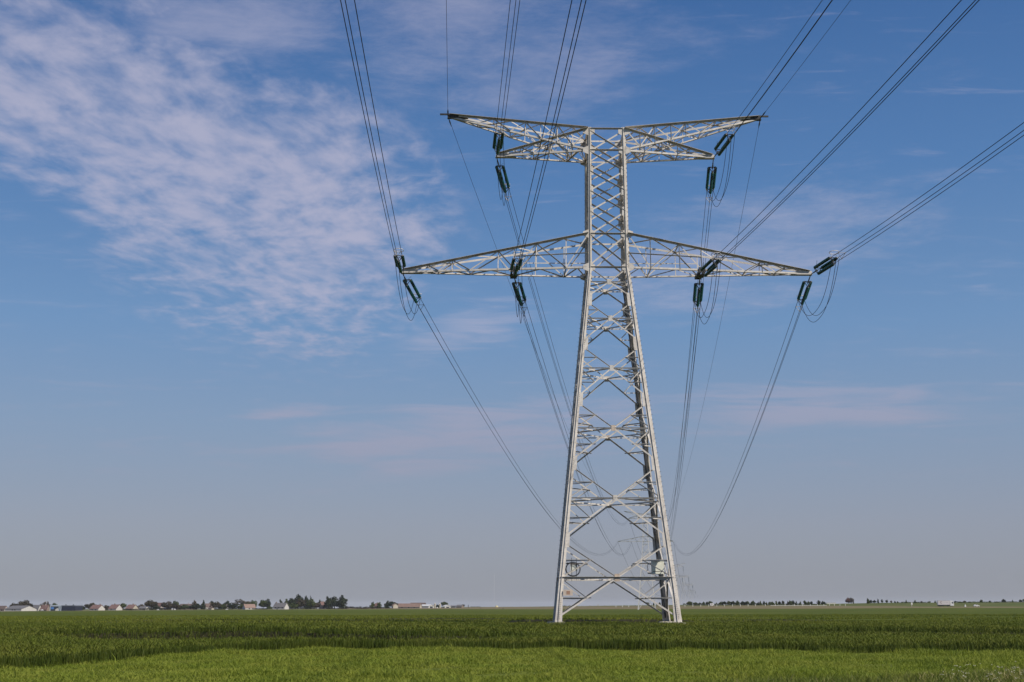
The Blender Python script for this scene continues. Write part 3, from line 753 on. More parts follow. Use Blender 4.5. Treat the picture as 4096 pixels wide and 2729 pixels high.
for nm, lx, lz, fx, fz in phases:
    A = loc1(lx, 0, lz); B = M2 @ Vector((fx, 0, fz))
    # receding side
    Lh = (B-A).length
    d = (B-A).normalized(); d.z -= 4*SAG_F/Lh; d.normalize()
    assembly(A, d, 'green glass insulator set on the far side of the %s arm end' % nm)
    Mf = orient(A, d)
    for i, (x, z) in enumerate(OFFS):
        p = Mf @ Vector((x, END, z)); q = B+Vector((x, 0, z))
        u = [j/60 for j in range(61)]; sg = SAG_F*((Lh-END)/Lh)**2
        wire([p.lerp(q, t)-Vector((0, 0, 4*sg*t*(1-t))) for t in u], 'conductor', '%s wire of the bundle running away from the %s arm end' % (WN[i], nm), 'wire', 'conductors of the receding span')
    mt = Mf @ Vector((0, END+1.6, 0)); spacer(mt, d, 'small triangular spacer on the receding bundle behind the %s arm end' % nm)
    # near side
    db = Vector((BACK.x, BACK.y, -SLOPE_B)).normalized()
    assembly(A, db, 'green glass insulator set on the viewer side of the %s arm end' % nm)
    Mb = orient(A, db)
    for i, (x, z) in enumerate(OFFS):
        p = Mb @ Vector((x, END, z)); pts = []
        for j in range(60):
            t = 230*j/59; pts.append(p+BACK*t+Vector((0, 0, -SLOPE_B*t+CURV_B*t*t)))
        wire(pts, 'conductor', '%s wire of the bundle passing overhead from the %s arm end' % (WN[i], nm), 'wire', 'conductors of the overhead span')
    spacer(Mb @ Vector((0, END+1.9, 0)), db, 'small triangular spacer on the overhead bundle before the %s arm end' % nm)
    # jumpers under the arm
    ee = END-0.35
    for i, (x, z) in enumerate(OFFS):
        p = Mb @ Vector((-x, ee+.5, z*0.8-0.1)); q = Mf @ Vector((x, ee, z*0.8-0.1))
        pts = []
        for j in range(29):
            t = j/28; pp = p.lerp(q, t); hang = (1-abs(2*t-1)**2.4)*JUMP if False else (1-abs(2*t-1)**2.4)
            pts.append(pp-Vector((0, 0, hang*(2.85+0.25*(i == 2)))))
        wire(pts, 'jumper_cable', '%s drooping jumper loop slung under the %s arm end' % (WN[i], nm), 'cable', 'jumper loops under the arm ends', 0.022)
# earth wires
for sx, nm in ((-1, 'left'), (1, 'right')):
    A = loc1(sx*P1['L3'], 0, P1['zt3']+0.1); B = M2 @ Vector((sx*9.6, 0, 45.2))
    wire(para(A, B, 11.0, 50), 'earth_wire', 'thin earth wire running away from the %s tip of the top arm' % nm, 'wire', 'earth wires', 0.017)
    pts = [A+BACK*t+Vector((0, 0, -0.075*t+0.0003*t*t)) for t in [200*j/49 for j in range(50)]]
    wire(pts, 'earth_wire', 'thin earth wire passing overhead from the %s tip of the top arm' % nm, 'wire', 'earth wires', 0.017)
    for dd, k2 in ((BACK, 'viewer'), (Vector((0.1, 1, -0.05)).normalized(), 'far')):
        m = MB(); dv = Vector((dd.x, dd.y, -0.08)).normalized()
        m.tube([A, A+dv*1.2], 0.05, 6); m.tube([A+dv*1.2, A+dv*2.2], 0.075, 6, 0.02)
        tag(m.build('earth_wire_clamp', M['dark_steel']), 'dark clamp on the %s side of the %s top arm tip' % (k2, nm), 'clamp', 'earth wire clamps')
# lines between the far pylons
for k in range(3):
    a, b = towers[k], towers[k+1]; Ma, Mbb = far_matrix(a), far_matrix(b)
    for x, z, z2, nm in ((-12.9, 31.2, 26.8, 'outer left lower'), (-6.6, 31.2, 26.8, 'inner left lower'), (6.6, 31.2, 26.8, 'inner right lower'), (12.9, 31.2, 26.8, 'outer right lower'), (-7.6, 41.9, 37.5, 'upper left'), (7.6, 41.9, 37.5, 'upper right')):
        A = Ma @ Vector((x, 0, z if k == 0 else z2)); B = Mbb @ Vector((x, 0, z2))
        wire(para(A, B, 19 if k == 0 else 11, 40), 'conductor', 'faint %s line hanging between the %s and %s pylons' % (nm, ordinal(k+2), ordinal(k+3)), 'wire', 'conductors between the far pylons', 0.05)

# ------------------------------------------------------------------ things fixed to the near pylon
def pylon_thing(name, local, rz=0.0): o = empty(name, loc1(*local), PSI+rz); return o
def cabinets():
    # pixel measured: box hangs inside the right rear part of the base
    D = 112.0; sx, ez = ray(2630, 2272)
    c = empty('control_cabinet', (sx*D, D, CAMZ+ez*D), R(4))
    b = MB(); w, d_, h = 1.02, 0.42, 1.08
    b.box(-w/2, w/2, -d_/2, d_/2, -h/2, h/2)
    b.box(-w/2-.03, w/2+.03, -d_/2-.03, d_/2+.03, h/2, h/2+0.04)
    b.build('body', M['cabinet'], c)
    dr = MB(); dr.box(-w/2+.04, w/2-.04, -d_/2-.035, -d_/2-.003, -h/2+.25, h/2-.05); dr.build('door', M['cabinet'], c)
    lo = MB(); lo.box(-w/2+.04, w/2-.04, -d_/2-.03, -d_/2-.003, -h/2+.04, -h/2+.19); lo.build('lower_panel', M['cabinet'], c)
    se = MB(); se.box(-w/2+.04, w/2-.04, -d_/2-.012, -d_/2-.002, -h/2+.195, -h/2+.245); se.build('seam', M['seam'], c)
    br = MB(); br.box(-w/2-.3, w/2+.25, d_/2, d_/2+.08, h/2-.25, h/2-.15); br.box(-w/2-.3, w/2+.25, d_/2, d_/2+.08, -h/2+.05, -h/2+.15)
    br.tube([(-w/2-.28, d_/2, h/2-.2), (-w/2-.35, -.1, h/2-.3), (-w/2-.30, d_/2, -h/2+.3)], 0.025, 5); br.build('bracket', M['dark_steel'], c)
    tag(c, 'cream metal cabinet hung on the right rear leg of the near pylon', 'cabinet')
    cv = MB(); rng2 = random.Random(3)
    for k in range(2):                                  # black tubes up the rear right leg, added as its shaded strips
        pts = []
        for i in range(60):
            z = 0.3+i*0.52; h = (10.5+(3.618-10.5)*z/31.33)/2
            pts.append(loc1(h-0.30-0.08*k+0.40*(1-z/31.33)+0.04*math.sin(i*0.9+k*2), h-0.30-0.03*k+0.03*math.cos(i*.7+k), z))
        cv.tube(pts, 0.035, 5)
    o = cv.build('leg_shade_strips', M['rubber']); tag(o, 'black tubes standing in for the shaded strips of the right rear leg', 'shade strips')
    # coil and junction box by the left leg
    D = 110.0; sx, ez = ray(2292, 2277)
    co = MB(); cx, cz = sx*D, CAMZ+ez*D
    for k in range(6):
        pts = []; r = 0.58+rng2.uniform(-.05, .05); ph = rng2.uniform(0, .4)
        for i in range(34):
            t = 2*math.pi*i/33; pts.append((cx+r*math.cos(t)*1.02+rng2.uniform(-.008, .008), D+0.05*k+0.06*math.sin(t+ph), cz+r*0.97*math.sin(t)))
        co.tube(pts, 0.022, 5)
    co.tube([(cx-.1, D+.2, cz-1.0), (cx-.1, D+.2, cz+.95)], 0.02, 4); co.tube([(cx+.3, D+.2, cz-.9), (cx+.3, D+.2, cz+.9)], 0.02, 4)
    o = co.build('cable_coil', M['rubber']); tag(o, 'loose round coil of black cable inside the left leg of the near pylon', 'cable coil')
    jb = empty('splice_box', (cx+0.08, D+0.35, cz+0.15))
    b = MB(); b.box(-.28, .28, -.12, .12, -.28, .22); b.build('body', M['cabinet'], jb)
    l = MB(); l.box(-.30, .30, -.14, .14, .223, .26); l.box(-.55, .75, -.10, .10, .30, .36); l.build('lid', M['dark_steel'], jb)
    tag(jb, 'small pale splice box behind the cable coil on the near pylon', 'box')
    D = 109.6; sx, ez = ray(2272, 2371)
    sg = empty('warning_sign', (sx*D, D, CAMZ+ez*D), PSI)
    b = MB(); b.box(-.40, .40, 0, .02, -.24, .24); b.build('plate', M['sign'], sg)
    b = MB(); b.box(-.13, .17, -.006, -.002, -.15, .14); b.build('panel', M['sign_red'], sg)
    tag(sg, 'pale plate with rust red panel fixed low on the left of the near pylon', 'sign')
cabinets()

# ------------------------------------------------------------------ trees
def leafmat(name, c, c2): return mat(name, c, 0.7, col2=c2, vscale=0.35, spec=0.15, trans=0.15)
LM = {'dark': leafmat('leaf_dark', (0.022, 0.030, 0.012), (0.034, 0.044, 0.016)), 'mid': leafmat('leaf_mid', (0.050, 0.066, 0.016), (0.070, 0.086, 0.022)),
      'brown': leafmat('leaf_brown', (0.066, 0.050, 0.028), (0.048, 0.044, 0.020)), 'bare': leafmat('leaf_sparse', (0.115, 0.092, 0.065), (0.080, 0.066, 0.044)),
      'light': leafmat('leaf_light', (0.085, 0.105, 0.038), (0.060, 0.080, 0.030)), 'red': leafmat('leaf_red', (0.150, 0.072, 0.052), (0.11, 0.06, 0.05)),
      'grey': leafmat('leaf_grey', (0.125, 0.115, 0.105), (0.10, 0.10, 0.09)), 'hedge': leafmat('leaf_hedge', (0.045, 0.028, 0.018), (0.032, 0.030, 0.014))}
M['bark'] = mat('bark', (0.07, 0.055, 0.04), 0.9, 0.3)
def leaf_mesh(kind, shape, seed, n=420):
    """crown of unit height, unit width: leaf clumps on the shells of uneven lumps"""
    g = np.random.default_rng(seed); V = []; Fc = []
    if shape == 'conifer':
        lumps = [(g.normal(0, .05), g.normal(0, .05), z, 0.46*(1-z)*g.uniform(.8, 1.15)+.03, .09) for z in np.linspace(.12, .96, 11)]
    elif shape == 'column':
        lumps = [(g.normal(0, .08), g.normal(0, .08), z, .40*math.sin(min(1, (1.02-z)*1.6)*1.57), .13) for z in np.linspace(.12, .92, 7)]
    elif shape == 'hedge':
        lumps = [(x, g.normal(0, .1), g.uniform(.30, .5), .10, g.uniform(.30, .5)) for x in np.linspace(-.44, .44, 13)]
    elif shape == 'spread':
        lumps = [(g.uniform(-.34, .34), g.uniform(-.3, .3), g.uniform(.45, .85), g.uniform(.12, .2), g.uniform(.08, .14)) for _ in range(13)]
    else:
        lumps = [(0, 0, .52, .36, .32)]+[(math.cos(a)*.26, math.sin(a)*.26, g.uniform(.34, .72), g.uniform(.17, .25), g.uniform(.15, .22)) for a in g.uniform(0, 6.28, 8)]+[(g.uniform(-.15, .15), g.uniform(-.15, .15), .82, .17, .15)]
    w = np.array([l[3]*l[4] for l in lumps])+.004; w /= w.sum()
    for i in range(n):
        cx, cy, cz, rx, rz = lumps[g.choice(len(lumps), p=w)]
        d = g.normal(size=3); d /= np.linalg.norm(d); r = g.uniform(.72, 1.06)
        p = np.array([cx+d[0]*rx*r, cy+d[1]*rx*r, max(.02, cz+d[2]*rz*r)])
        a = g.normal(size=3); a -= d*a.dot(d)*.6; a /= np.linalg.norm(a); b = np.cross(a, d+g.normal(size=3)*.4); b /= np.linalg.norm(b)+1e-6
        s = g.uniform(.035, .085)*(0.8 if shape == 'hedge' else 1)*(0.8 if shape == 'spread' else 1); k = len(V)
        if shape == 'hedge': a = a*np.array([.35, 1, 1])
        V += [p-a*s, p+b*s*.7, p+a*s, p-b*s*.7]; Fc.append((k, k+1, k+2, k+3))
    me = bpy.data.meshes.new('crown'); me.from_pydata([tuple(v) for v in V], [], Fc); me.materials.append(LM[kind]); return me
def trunk_mesh(shape):
    m = MB(); m.tube([(0, 0, 0), (.01, 0, .3), (0, .01, .62)], .035, 6, .015)
    if shape in ('round', 'spread'):
        for a in (0.3, 2.2, 4.4): m.tube([(0, 0, .28), (math.cos(a)*.12, math.sin(a)*.12, .48), (math.cos(a)*.24, math.sin(a)*.24, .68)], .018, 5, .006)
    return m.mesh('trunk', M['bark'])
CROWNS, TRUNKS = {}, {}
tcount = 0
def tree(px, wpx, top, D, kind, shape, label, group=None, base=None, name='tree'):
    global tcount; tcount += 1
    p = ground_at(px, D)
    if base: p.z = z_at(base, D)
    h = max(1.0, z_at(top, D)-p.z); w = wpx/F*D*(1.22 if shape in ('round', 'column', 'spread') and D > 1200 else 1.0)
    key = (kind, shape, tcount % 3)
    if key not in CROWNS: CROWNS[key] = leaf_mesh(kind, shape, hash(str(key)) % 1000 if False else 17*(tcount % 3)+len(CROWNS), 520 if shape in ('spread',) else 900)
    if shape not in TRUNKS: TRUNKS[shape] = trunk_mesh(shape)
    o = empty(name, p, (tcount*1.7) % 0.8-0.4 if shape == 'hedge' else (tcount*1.7) % 6.28)
    if shape == 'hedge': o.rotation_euler = (0, 0, 0.03)
    c = bpy.data.objects.new('crown', CROWNS[key]); C.objects.link(c); c.parent = o; c.scale = (w, w if shape != 'hedge' else 6, h)
    if shape != 'hedge':
        t = bpy.data.objects.new('trunk', TRUNKS[shape]); C.objects.link(t); t.parent = o; t.scale = (w, w, h)
    tag(o, label, 'hedge' if shape == 'hedge' else 'tree', group)
    return o
GT = 'village trees'
VT = [  # px, width, top row, depth, colour, shape, label
    (27, 40, 2402, 1300, 'dark', 'conifer', 'dark spiky conifer behind the roofs at the far left edge'),
    (98, 30, 2411, 1320, 'brown', 'round', 'low brown green tree behind the barns, left of the tall one'),
    (140, 48, 2399, 1320, 'brown', 'round', 'tall olive brown tree rising behind the white barn'),
    (170, 14, 2414, 1330, 'dark', 'round', 'small dark tree right of the tall olive one behind the barn'),
    (219, 46, 2406, 1320, 'bare', 'round', 'grey brown broad tree behind the dark roofed cottage'),
    (256, 24, 2411, 1330, 'mid', 'round', 'small green tree above the left end of the glass building'),
    (302, 13, 2417, 1340, 'dark', 'round', 'tiny dark tree top above the middle of the glass building'),
    (331, 14, 2417, 1340, 'dark', 'round', 'tiny dark tree top above the right end of the glass building'),
    (366, 30, 2424, 1290, 'mid', 'round', 'low green bush between the glass building and the brown tree'),
    (398, 46, 2411, 1290, 'brown', 'round', 'brown spreading tree left of the first red roofed house'),
    (430, 16, 2418, 1330, 'mid', 'round', 'small tree peeping over the first red roof'),
    (461, 24, 2420, 1300, 'brown', 'round', 'brown bush between the first and second red roofed houses'),
    (519, 36, 2412, 1310, 'mid', 'round', 'green tree behind the second red roofed house'),
    (552, 14, 2418, 1330, 'mid', 'round', 'small green tree above the third red roof'),
    (594, 30, 2416, 1310, 'bare', 'round', 'grey leafless tree behind the small white cottage'),
    (637, 52, 2399, 1290, 'brown', 'round', 'tall rusty brown tree right of the white cottage'),
    (657, 24, 2420, 1270, 'dark', 'round', 'dark bush at the foot of the rusty brown tree'),
    (698, 46, 2404, 1280, 'brown', 'round', 'dense round brown tree left of the pale van'),
    (732, 28, 2402, 1290, 'mid', 'round', 'slim green tree right of the dense round brown tree'),
    (735, 40, 2418, 1280, 'brown', 'round', 'low brown tree under the slim green tree'),
    (768, 44, 2418, 1280, 'mid', 'round', 'broad green bush before the long brown roofed house'),
    (804, 36, 2402, 1280, 'bare', 'conifer', 'ragged grey green tree right of the long brown roofed house'),
    (812, 54, 2414, 1275, 'dark', 'round', 'wide dark bush beneath the ragged grey green tree'),
    (840, 26, 2402, 1280, 'dark', 'conifer', 'narrow dark conifer left of the white house with brown roof'),
    (871, 28, 2403, 1320, 'dark', 'round', 'dark tree behind the white house with brown roof'),
    (890, 42, 2406, 1280, 'brown', 'round', 'full brown green tree right of the white house with brown roof'),
    (918, 26, 2414, 1280, 'mid', 'round', 'small green tree left of the house with the tall chimney'),
    (931, 30, 2402, 1320, 'dark', 'round', 'dark rounded tree top behind the house with the tall chimney'),
    (955, 40, 2410, 1280, 'dark', 'round', 'dark bushy tree right of the house with the tall chimney'),
    (986, 50, 2396, 1300, 'bare', 'spread', 'leafless tree leaning right above the hedges'),
    (988, 30, 2416, 1280, 'mid', 'round', 'small green tree under the leaning leafless one'),
    (1013, 32, 2401, 1320, 'mid', 'spread', 'thin tree behind the left gable of the pink roofed house'),
    (1036, 26, 2400, 1320, 'light', 'round', 'grey green tree behind the pink roof'),
    (1074, 34, 2398, 1290, 'mid', 'round', 'fresh green tree right of the pink roofed house'),
    (1089, 30, 2394, 1290, 'dark', 'round', 'dark tree touching the fresh green one, left of the white farmhouse'),
    (1100, 22, 2424, 1270, 'mid', 'round', 'small green bush left of the white farmhouse'),
    (1143, 30, 2399, 1320, 'dark', 'conifer', 'dark tree top behind the roof of the white farmhouse'),
    (1166, 22, 2394, 1310, 'light', 'round', 'pale grey green tree at the left of the tall wood'),
    (1184, 34, 2391, 1290, 'dark', 'round', 'dark tree left of the tallest tree of the wood'),
    (1210, 40, 2376, 1300, 'dark', 'round', 'tallest dark tree in the wood beside the white farmhouse'),
    (1190, 46, 2412, 1270, 'mid', 'round', 'low green bushes at the front of the wood'),
    (1222, 40, 2392, 1280, 'brown', 'round', 'olive tree in front of the tallest tree of the wood'),
    (1245, 28, 2385, 1290, 'dark', 'column', 'upright dark tree right of the tallest tree of the wood'),
    (1259, 16, 2387, 1300, 'dark', 'conifer', 'narrow pointed conifer at the back of the wood'),
    (1262, 38, 2395, 1270, 'mid', 'round', 'green round tree at the right front of the wood'),
    (1283, 30, 2410, 1270, 'bare', 'round', 'brown shrub before the red house beside the wood'),
    (1297, 22, 2398, 1310, 'dark', 'round', 'dark tree behind the red house beside the wood'),
    (1330, 32, 2388, 1270, 'dark', 'column', 'left dark evergreen of the dense clump of three'),
    (1353, 50, 2385, 1275, 'dark', 'round', 'middle dark evergreen of the dense clump of three'),
    (1383, 42, 2383, 1270, 'dark', 'column', 'right dark evergreen of the dense clump of three'),
    (1502, 18, 2408, 1290, 'mid', 'column', 'slim green tree left of the lone red house'),
    (1529, 20, 2409, 1285, 'mid', 'column', 'slim green tree right of the lone red house'),
    (1560, 20, 2404, 1290, 'dark', 'column', 'dark upright tree left of the cream gabled house'),
    (1579, 44, 2405, 1295, 'dark', 'round', 'dark clump of foliage behind the cream gabled house'),
    (1756, 14, 2418, 1330, 'dark', 'round', 'dark tree between the two pale silos'),
    (1783, 26, 2406, 1350, 'mid', 'round', 'green tree behind the right hand white shed'),
    (1855, 16, 2417, 1340, 'dark', 'round', 'dark tree behind the low dark building with white roof edge'),
]
for px, w, top, D, k, s, lab in VT: tree(px, w, top, D, k, s, lab, GT)
HG = [(1365, 80, 2432, 1220, 'dark', 'dark clipped hedge below the dense clump of three evergreens'), (1440, 90, 2424, 1235, 'hedge', 'long dark brown hedge right of the dense clump of evergreens'),
      (1500, 70, 2427, 1225, 'hedge', 'brown bramble mound in front of the lone red house'), (1552, 40, 2427, 1240, 'dark', 'dark low hedge left of the cream gabled house'),
      (1065, 60, 2432, 1240, 'dark', 'dark low hedge left of the white farmhouse'), (640, 90, 2431, 1250, 'dark', 'dark hedge under the rusty brown tree'),
      (900, 110, 2433, 1250, 'mid', 'green hedge along the gardens in the village middle'), (560, 60, 2434, 1245, 'dark', 'short dark hedge before the third red roofed house'),
      (6, 12, 2432, 1250, 'dark', 'dark hedge cut by the left edge of the picture')]
for px, w, top, D, k, lab in HG: tree(px, w, top, D, k, 'hedge', lab, 'village hedges', name='hedge')
# the row of young trees on the bank, right of the pylon
ROW = [(2579, 15, 2409, 'mid'), (2603, 8, 2412, 'mid'), (2617, 8, 2413, 'mid'), (2627, 10, 2409, 'mid'), (2722, 12, 2413, 'light'), (2743, 24, 2405, 'mid'), (2768, 22, 2409, 'mid'), (2784, 14, 2410, 'dark'), (2798, 13, 2407, 'mid'), (2811, 12, 2406, 'dark'), (2824, 20, 2404, 'mid'), (2849, 10, 2411, 'light'), (2863, 13, 2407, 'mid'),
       (2871, 8, 2405, 'dark'), (2881, 15, 2405, 'dark'), (2896, 16, 2403, 'mid'), (2913, 20, 2404, 'dark'), (2931, 18, 2402, 'mid'), (2954, 26, 2405, 'dark'), (2969, 18, 2404, 'mid'), (2986, 10, 2407, 'mid'), (2994, 14, 2402, 'mid'),
       (3012, 9, 2408, 'dark'), (3021, 10, 2404, 'mid'), (3034, 12, 2404, 'dark'), (3045, 7, 2408, 'mid'), (3058, 14, 2407, 'light'), (3068, 14, 2406, 'light'), (3083, 10, 2404, 'light'), (3096, 13, 2405, 'dark'), (3110, 12, 2402, 'brown'),
       (3128, 7, 2404, 'brown'), (3138, 15, 2402, 'light'), (3150, 13, 2401, 'dark'), (3161, 8, 2405, 'dark'), (3177, 9, 2406, 'mid'), (3196, 14, 2401, 'mid'), (3209, 14, 2405, 'light'), (3220, 12, 2405, 'dark'), (3248, 17, 2401, 'dark'), (3266, 17, 2404, 'dark')]
kn = {'mid': 'green', 'dark': 'dark green', 'light': 'pale green', 'brown': 'brownish'}
for i, (px, w, top, k) in enumerate(ROW):
    sz = 'broad' if w >= 18 else 'small' if w >= 11 else 'tiny'
    tree(px, w*1.12, top, 960, k, 'column' if w < 12 else 'round', '%s %s roadside tree, %s from the left in the row on the bank' % (sz, kn[k], ordinal(i+1)), 'young trees on the bank', base=2421.5)
BK = [(3365, 22, 2390, 'red', 'round', 'reddish brown tree on the skyline, left of the dark conifer'), (3377, 20, 2390, 'grey', 'round', 'pale grey tree joined to the reddish one on the skyline'), (3385, 5, 2398, 'dark', 'conifer', 'tiny dark conifer right of the reddish tree'),
      (3442, 14, 2394, 'mid', 'column', 'tallest upright green tree on the bank crest'), (3454, 14, 2399, 'dark', 'round', 'rounded bush right of the tallest crest tree'), (3468, 16, 2400, 'dark', 'round', 'wide low bush, second right of the tallest crest tree'), (3482, 8, 2396, 'dark', 'column', 'first of the three single lollipop trees on the crest'),
      (3498, 11, 2397, 'dark', 'round', 'second of the three single lollipop trees on the crest'), (3516, 11, 2399, 'dark', 'round', 'third of the three single lollipop trees on the crest'), (3533, 9, 2402, 'brown', 'round', 'small brown bush right of the three lollipop trees'), (3548, 8, 2404, 'dark', 'round', 'left one of two small dark crest bushes'),
      (3558, 8, 2405, 'dark', 'round', 'right one of two small dark crest bushes'), (3575, 5, 2407, 'mid', 'round', 'tiny bush left of the slender crest tree'), (3592, 9, 2400, 'mid', 'conifer', 'slender pale tree left of the roadside cabinet'), (3627, 14, 2401, 'light', 'conifer', 'light green bush just right of the roadside cabinet'), (3652, 9, 2404, 'brown', 'round', 'small bush midway between the cabinet and the lorry'),
      (3682, 15, 2405, 'mid', 'round', 'flat bush left of the white lorry'), (3705, 9, 2402, 'mid', 'conifer', 'pointed bush touching the back of the lorry'), (3784, 11, 2404, 'dark', 'round', 'dark bush right of the lorry cab'), (3803, 18, 2406, 'light', 'round', 'pale scrub right of the lorry'), (3820, 13, 2403, 'brown', 'round', 'brownish bush above the white pointed cover'), (3840, 12, 2406, 'light', 'round', 'pale bush above the gap left of the car'),
      (3886, 12, 2398, 'mid', 'round', 'round green tree on the crest right of the white car'), (3920, 9, 2402, 'dark', 'round', 'small dark bush between the two rounded crest trees at right'), (3945, 22, 2406, 'brown', 'round', 'low brown scrub right of the small dark bush'), (3975, 18, 2396, 'dark', 'round', 'dark dome shaped tree on the crest at the right'), (4009, 10, 2400, 'mid', 'conifer', 'slim tree right of the dark dome shaped one'),
      (4040, 14, 2398, 'dark', 'round', 'dark bush joined to the green one near the right edge'), (4059, 22, 2395, 'mid', 'round', 'broad green bush near the right edge of the photo'), (4094, 10, 2396, 'dark', 'round', 'dark bush cut by the right edge of the photo')]
for px, w, top, k, s, lab in BK:
    D = 955 if px > 3400 else 1250
    tree(px, w*1.1, top, D, k, s, lab, 'bushes on the bank crest', base=float(ip(px, CR_Y))+2.0)
for px, w, top, k, lab in ((2800, 150, 2413, 'mid', 'low green scrub under the left end of the roadside tree row'), (2950, 160, 2412, 'mid', 'low green scrub under the middle of the roadside tree row'), (3110, 150, 2412, 'light', 'pale scrub under the right end of the roadside tree row'), (3235, 90, 2413, 'mid', 'low scrub right behind the last trees of the roadside row')):
    tree(px, w, top, 985, k, 'hedge', lab, 'scrub on the bank', base=2422, name='hedge')
for px, w, top, k, lab in ((3620, 110, 2406.5, 'light', 'low pale scrub on the crest left of the lorry'), (3860, 150, 2405.5, 'light', 'low pale scrub on the crest above the white car'), (4030, 150, 2404.5, 'mid', 'low green scrub on the crest at the right edge')):
    tree(px, w, top, 958, k, 'hedge', lab, 'scrub on the bank', base=2412, name='hedge')
for px, w, top, k, lab in ((690, 150, 2428, 'brown', 'brown undergrowth beneath the dense round brown tree'), (960, 120, 2428, 'mid', 'green undergrowth left of the pink roofed house'), (1225, 110, 2424, 'dark', 'dark undergrowth along the front of the wood'), (480, 90, 2430, 'brown', 'brown undergrowth between the red roofed houses')):
    tree(px, w, top, 1285, k, 'hedge', lab, 'village hedges', name='hedge')
far = tree(2275, 70, 2421, 2600, 'dark', 'hedge', 'far low line of trees left of the scattered white buildings', base=2432, name='hedge')
tree(2530, 60, 2421, 2600, 'dark', 'hedge', 'far low line of trees seen between the pylon legs', base=2430, name='hedge')
tree(1905, 40, 2425, 1600, 'grey', 'hedge', 'faint low scrub right of the dark post on the skyline', base=2431, name='hedge')

# ------------------------------------------------------------------ village
def wm(name, c): return mat(name, c, 0.8, 0.12, 0.6)
W = {'white': wm('render_white', (0.56, 0.535, 0.49)), 'cream': wm('render_cream', (0.46, 0.41, 0.32)), 'pink': wm('render_pink', (0.50, 0.42, 0.37)), 'grey': wm('cladding_grey', (0.30, 0.32, 0.36)), 'brown': wm('render_brown', (0.24, 0.18, 0.14))}
RF = {'red': mat('roof_red', (0.20, 0.115, 0.095), 0.85, 0.25, 0.7), 'grey': mat('roof_grey', (0.155, 0.145, 0.145), 0.85, 0.2, 0.7), 'brown': mat('roof_brown', (0.15, 0.105, 0.09), 0.85, 0.25, 0.7),
      'pinkish': mat('roof_salmon', (0.30, 0.195, 0.15), 0.85, 0.2, 0.7), 'white': wm('roof_white', (0.60, 0.59, 0.57))}
M['window'] = mat('window_glass', (0.035, 0.045, 0.06), 0.15, 0.2)
def house(x0, x1, ridge, eave, D, wall, roof, label, gable=0.25, side=1, win=((.3, .5),), chim=None, base=None, cat='house', door=None, group='village houses', ang=24):
    px = (x0+x1)/2; p = ground_at(px, D)
    if base: p.z = z_at(base, D)
    w = (x1-x0)/F*D; th = R(ang)
    wf = w*(1-gable)/math.cos(th); dp = max(4.0, w*gable/math.sin(th))
    he = z_at(eave, D)-p.z; hr = z_at(ridge, D)-p.z
    he = max(he, 1.2); hr = max(hr, he+0.8)
    o = empty('house' if cat == 'house' else cat.replace(' ', '_'), p, -th*side)
    a, b = wf/2, dp/2
    m = MB()
    m.add([(-a, -b, -2), (a, -b, -2), (a, b, -2), (-a, b, -2), (-a, -b, he), (a, -b, he), (a, b, he), (-a, b, he), (-a, 0, hr-.1), (a, 0, hr-.1)],
          [(0, 1, 5, 4), (2, 3, 7, 6), (1, 2, 6, 9, 5), (3, 0, 4, 8, 7), (4, 5, 9, 8), (6, 7, 8, 9)])
    m.build('wall', W[wall], o)
    r = MB(); ov = .35; sl = (hr-he)/b
    for s in (-1, 1):
        e0 = Vector((-a-ov, s*(b+ov), he-sl*ov)); e1 = Vector((a+ov, s*(b+ov), he-sl*ov)); t0 = Vector((-a-ov, 0, hr)); t1 = Vector((a+ov, 0, hr)); up = Vector((0, 0, .22))
        r.box8([e0, e1, t1, t0, e0+up, e1+up, t1+up, t0+up] if s < 0 else [t0, t1, e1, e0, t0+up, t1+up, e1+up, e0+up])
    rf = r.build('roof', RF[roof], o)
    if chim is not None:
        c = MB(); c.box(a*chim-.4, a*chim+.4, -.4, .4, hr-.6, hr+1.1); c.build('chimney', W['brown'] if wall != 'brown' else W['pink'], rf)
    for (fx, fz) in win:
        ww = MB(); x = -a+wf*fx; z = he*fz; hh = min(.6, he*.24); ww.box(x-.65, x+.65, -b-.06, -b-.01, z-hh, z+hh); ww.build('window', M['window'], o)
    if door is not None:
        d = MB(); xs = side*a
        d.box(min(xs+side*.02, xs+side*.07), max(xs+side*.02, xs+side*.07), -b*door, b*door, -.5, he*.85); d.build('door', M['window'], o)
    tag(o, label, cat, group)
    return o
house(-10, 16, 2426, 2436, 1240, 'grey', 'grey', 'grey outbuilding cut by the left edge of the photo', .1, 1, (), None, cat='outbuilding')
house(10, 76, 2424.5, 2436.5, 1260, 'pink', 'brown', 'long low pinkish barn with brown roof, leftmost of the barns', .05, 1, ((.55, .45), (.8, .45)), None, cat='barn')
house(72, 181, 2423.5, 2436, 1240, 'white', 'grey', 'long white barn with two dark windows and grey right gable', .30, 1, ((.45, .55), (.60, .55)), None, cat='barn')
house(172, 206, 2421, 2434, 1270, 'white', 'grey', 'white house with grey roof right of the long white barn', .15, 1, ((.4, .5),), None)
house(203, 240, 2421, 2437, 1265, 'brown', 'red', 'dark cottage with brownish red roof left of the glass building', .2, 1, ((.5, .5),), .1)
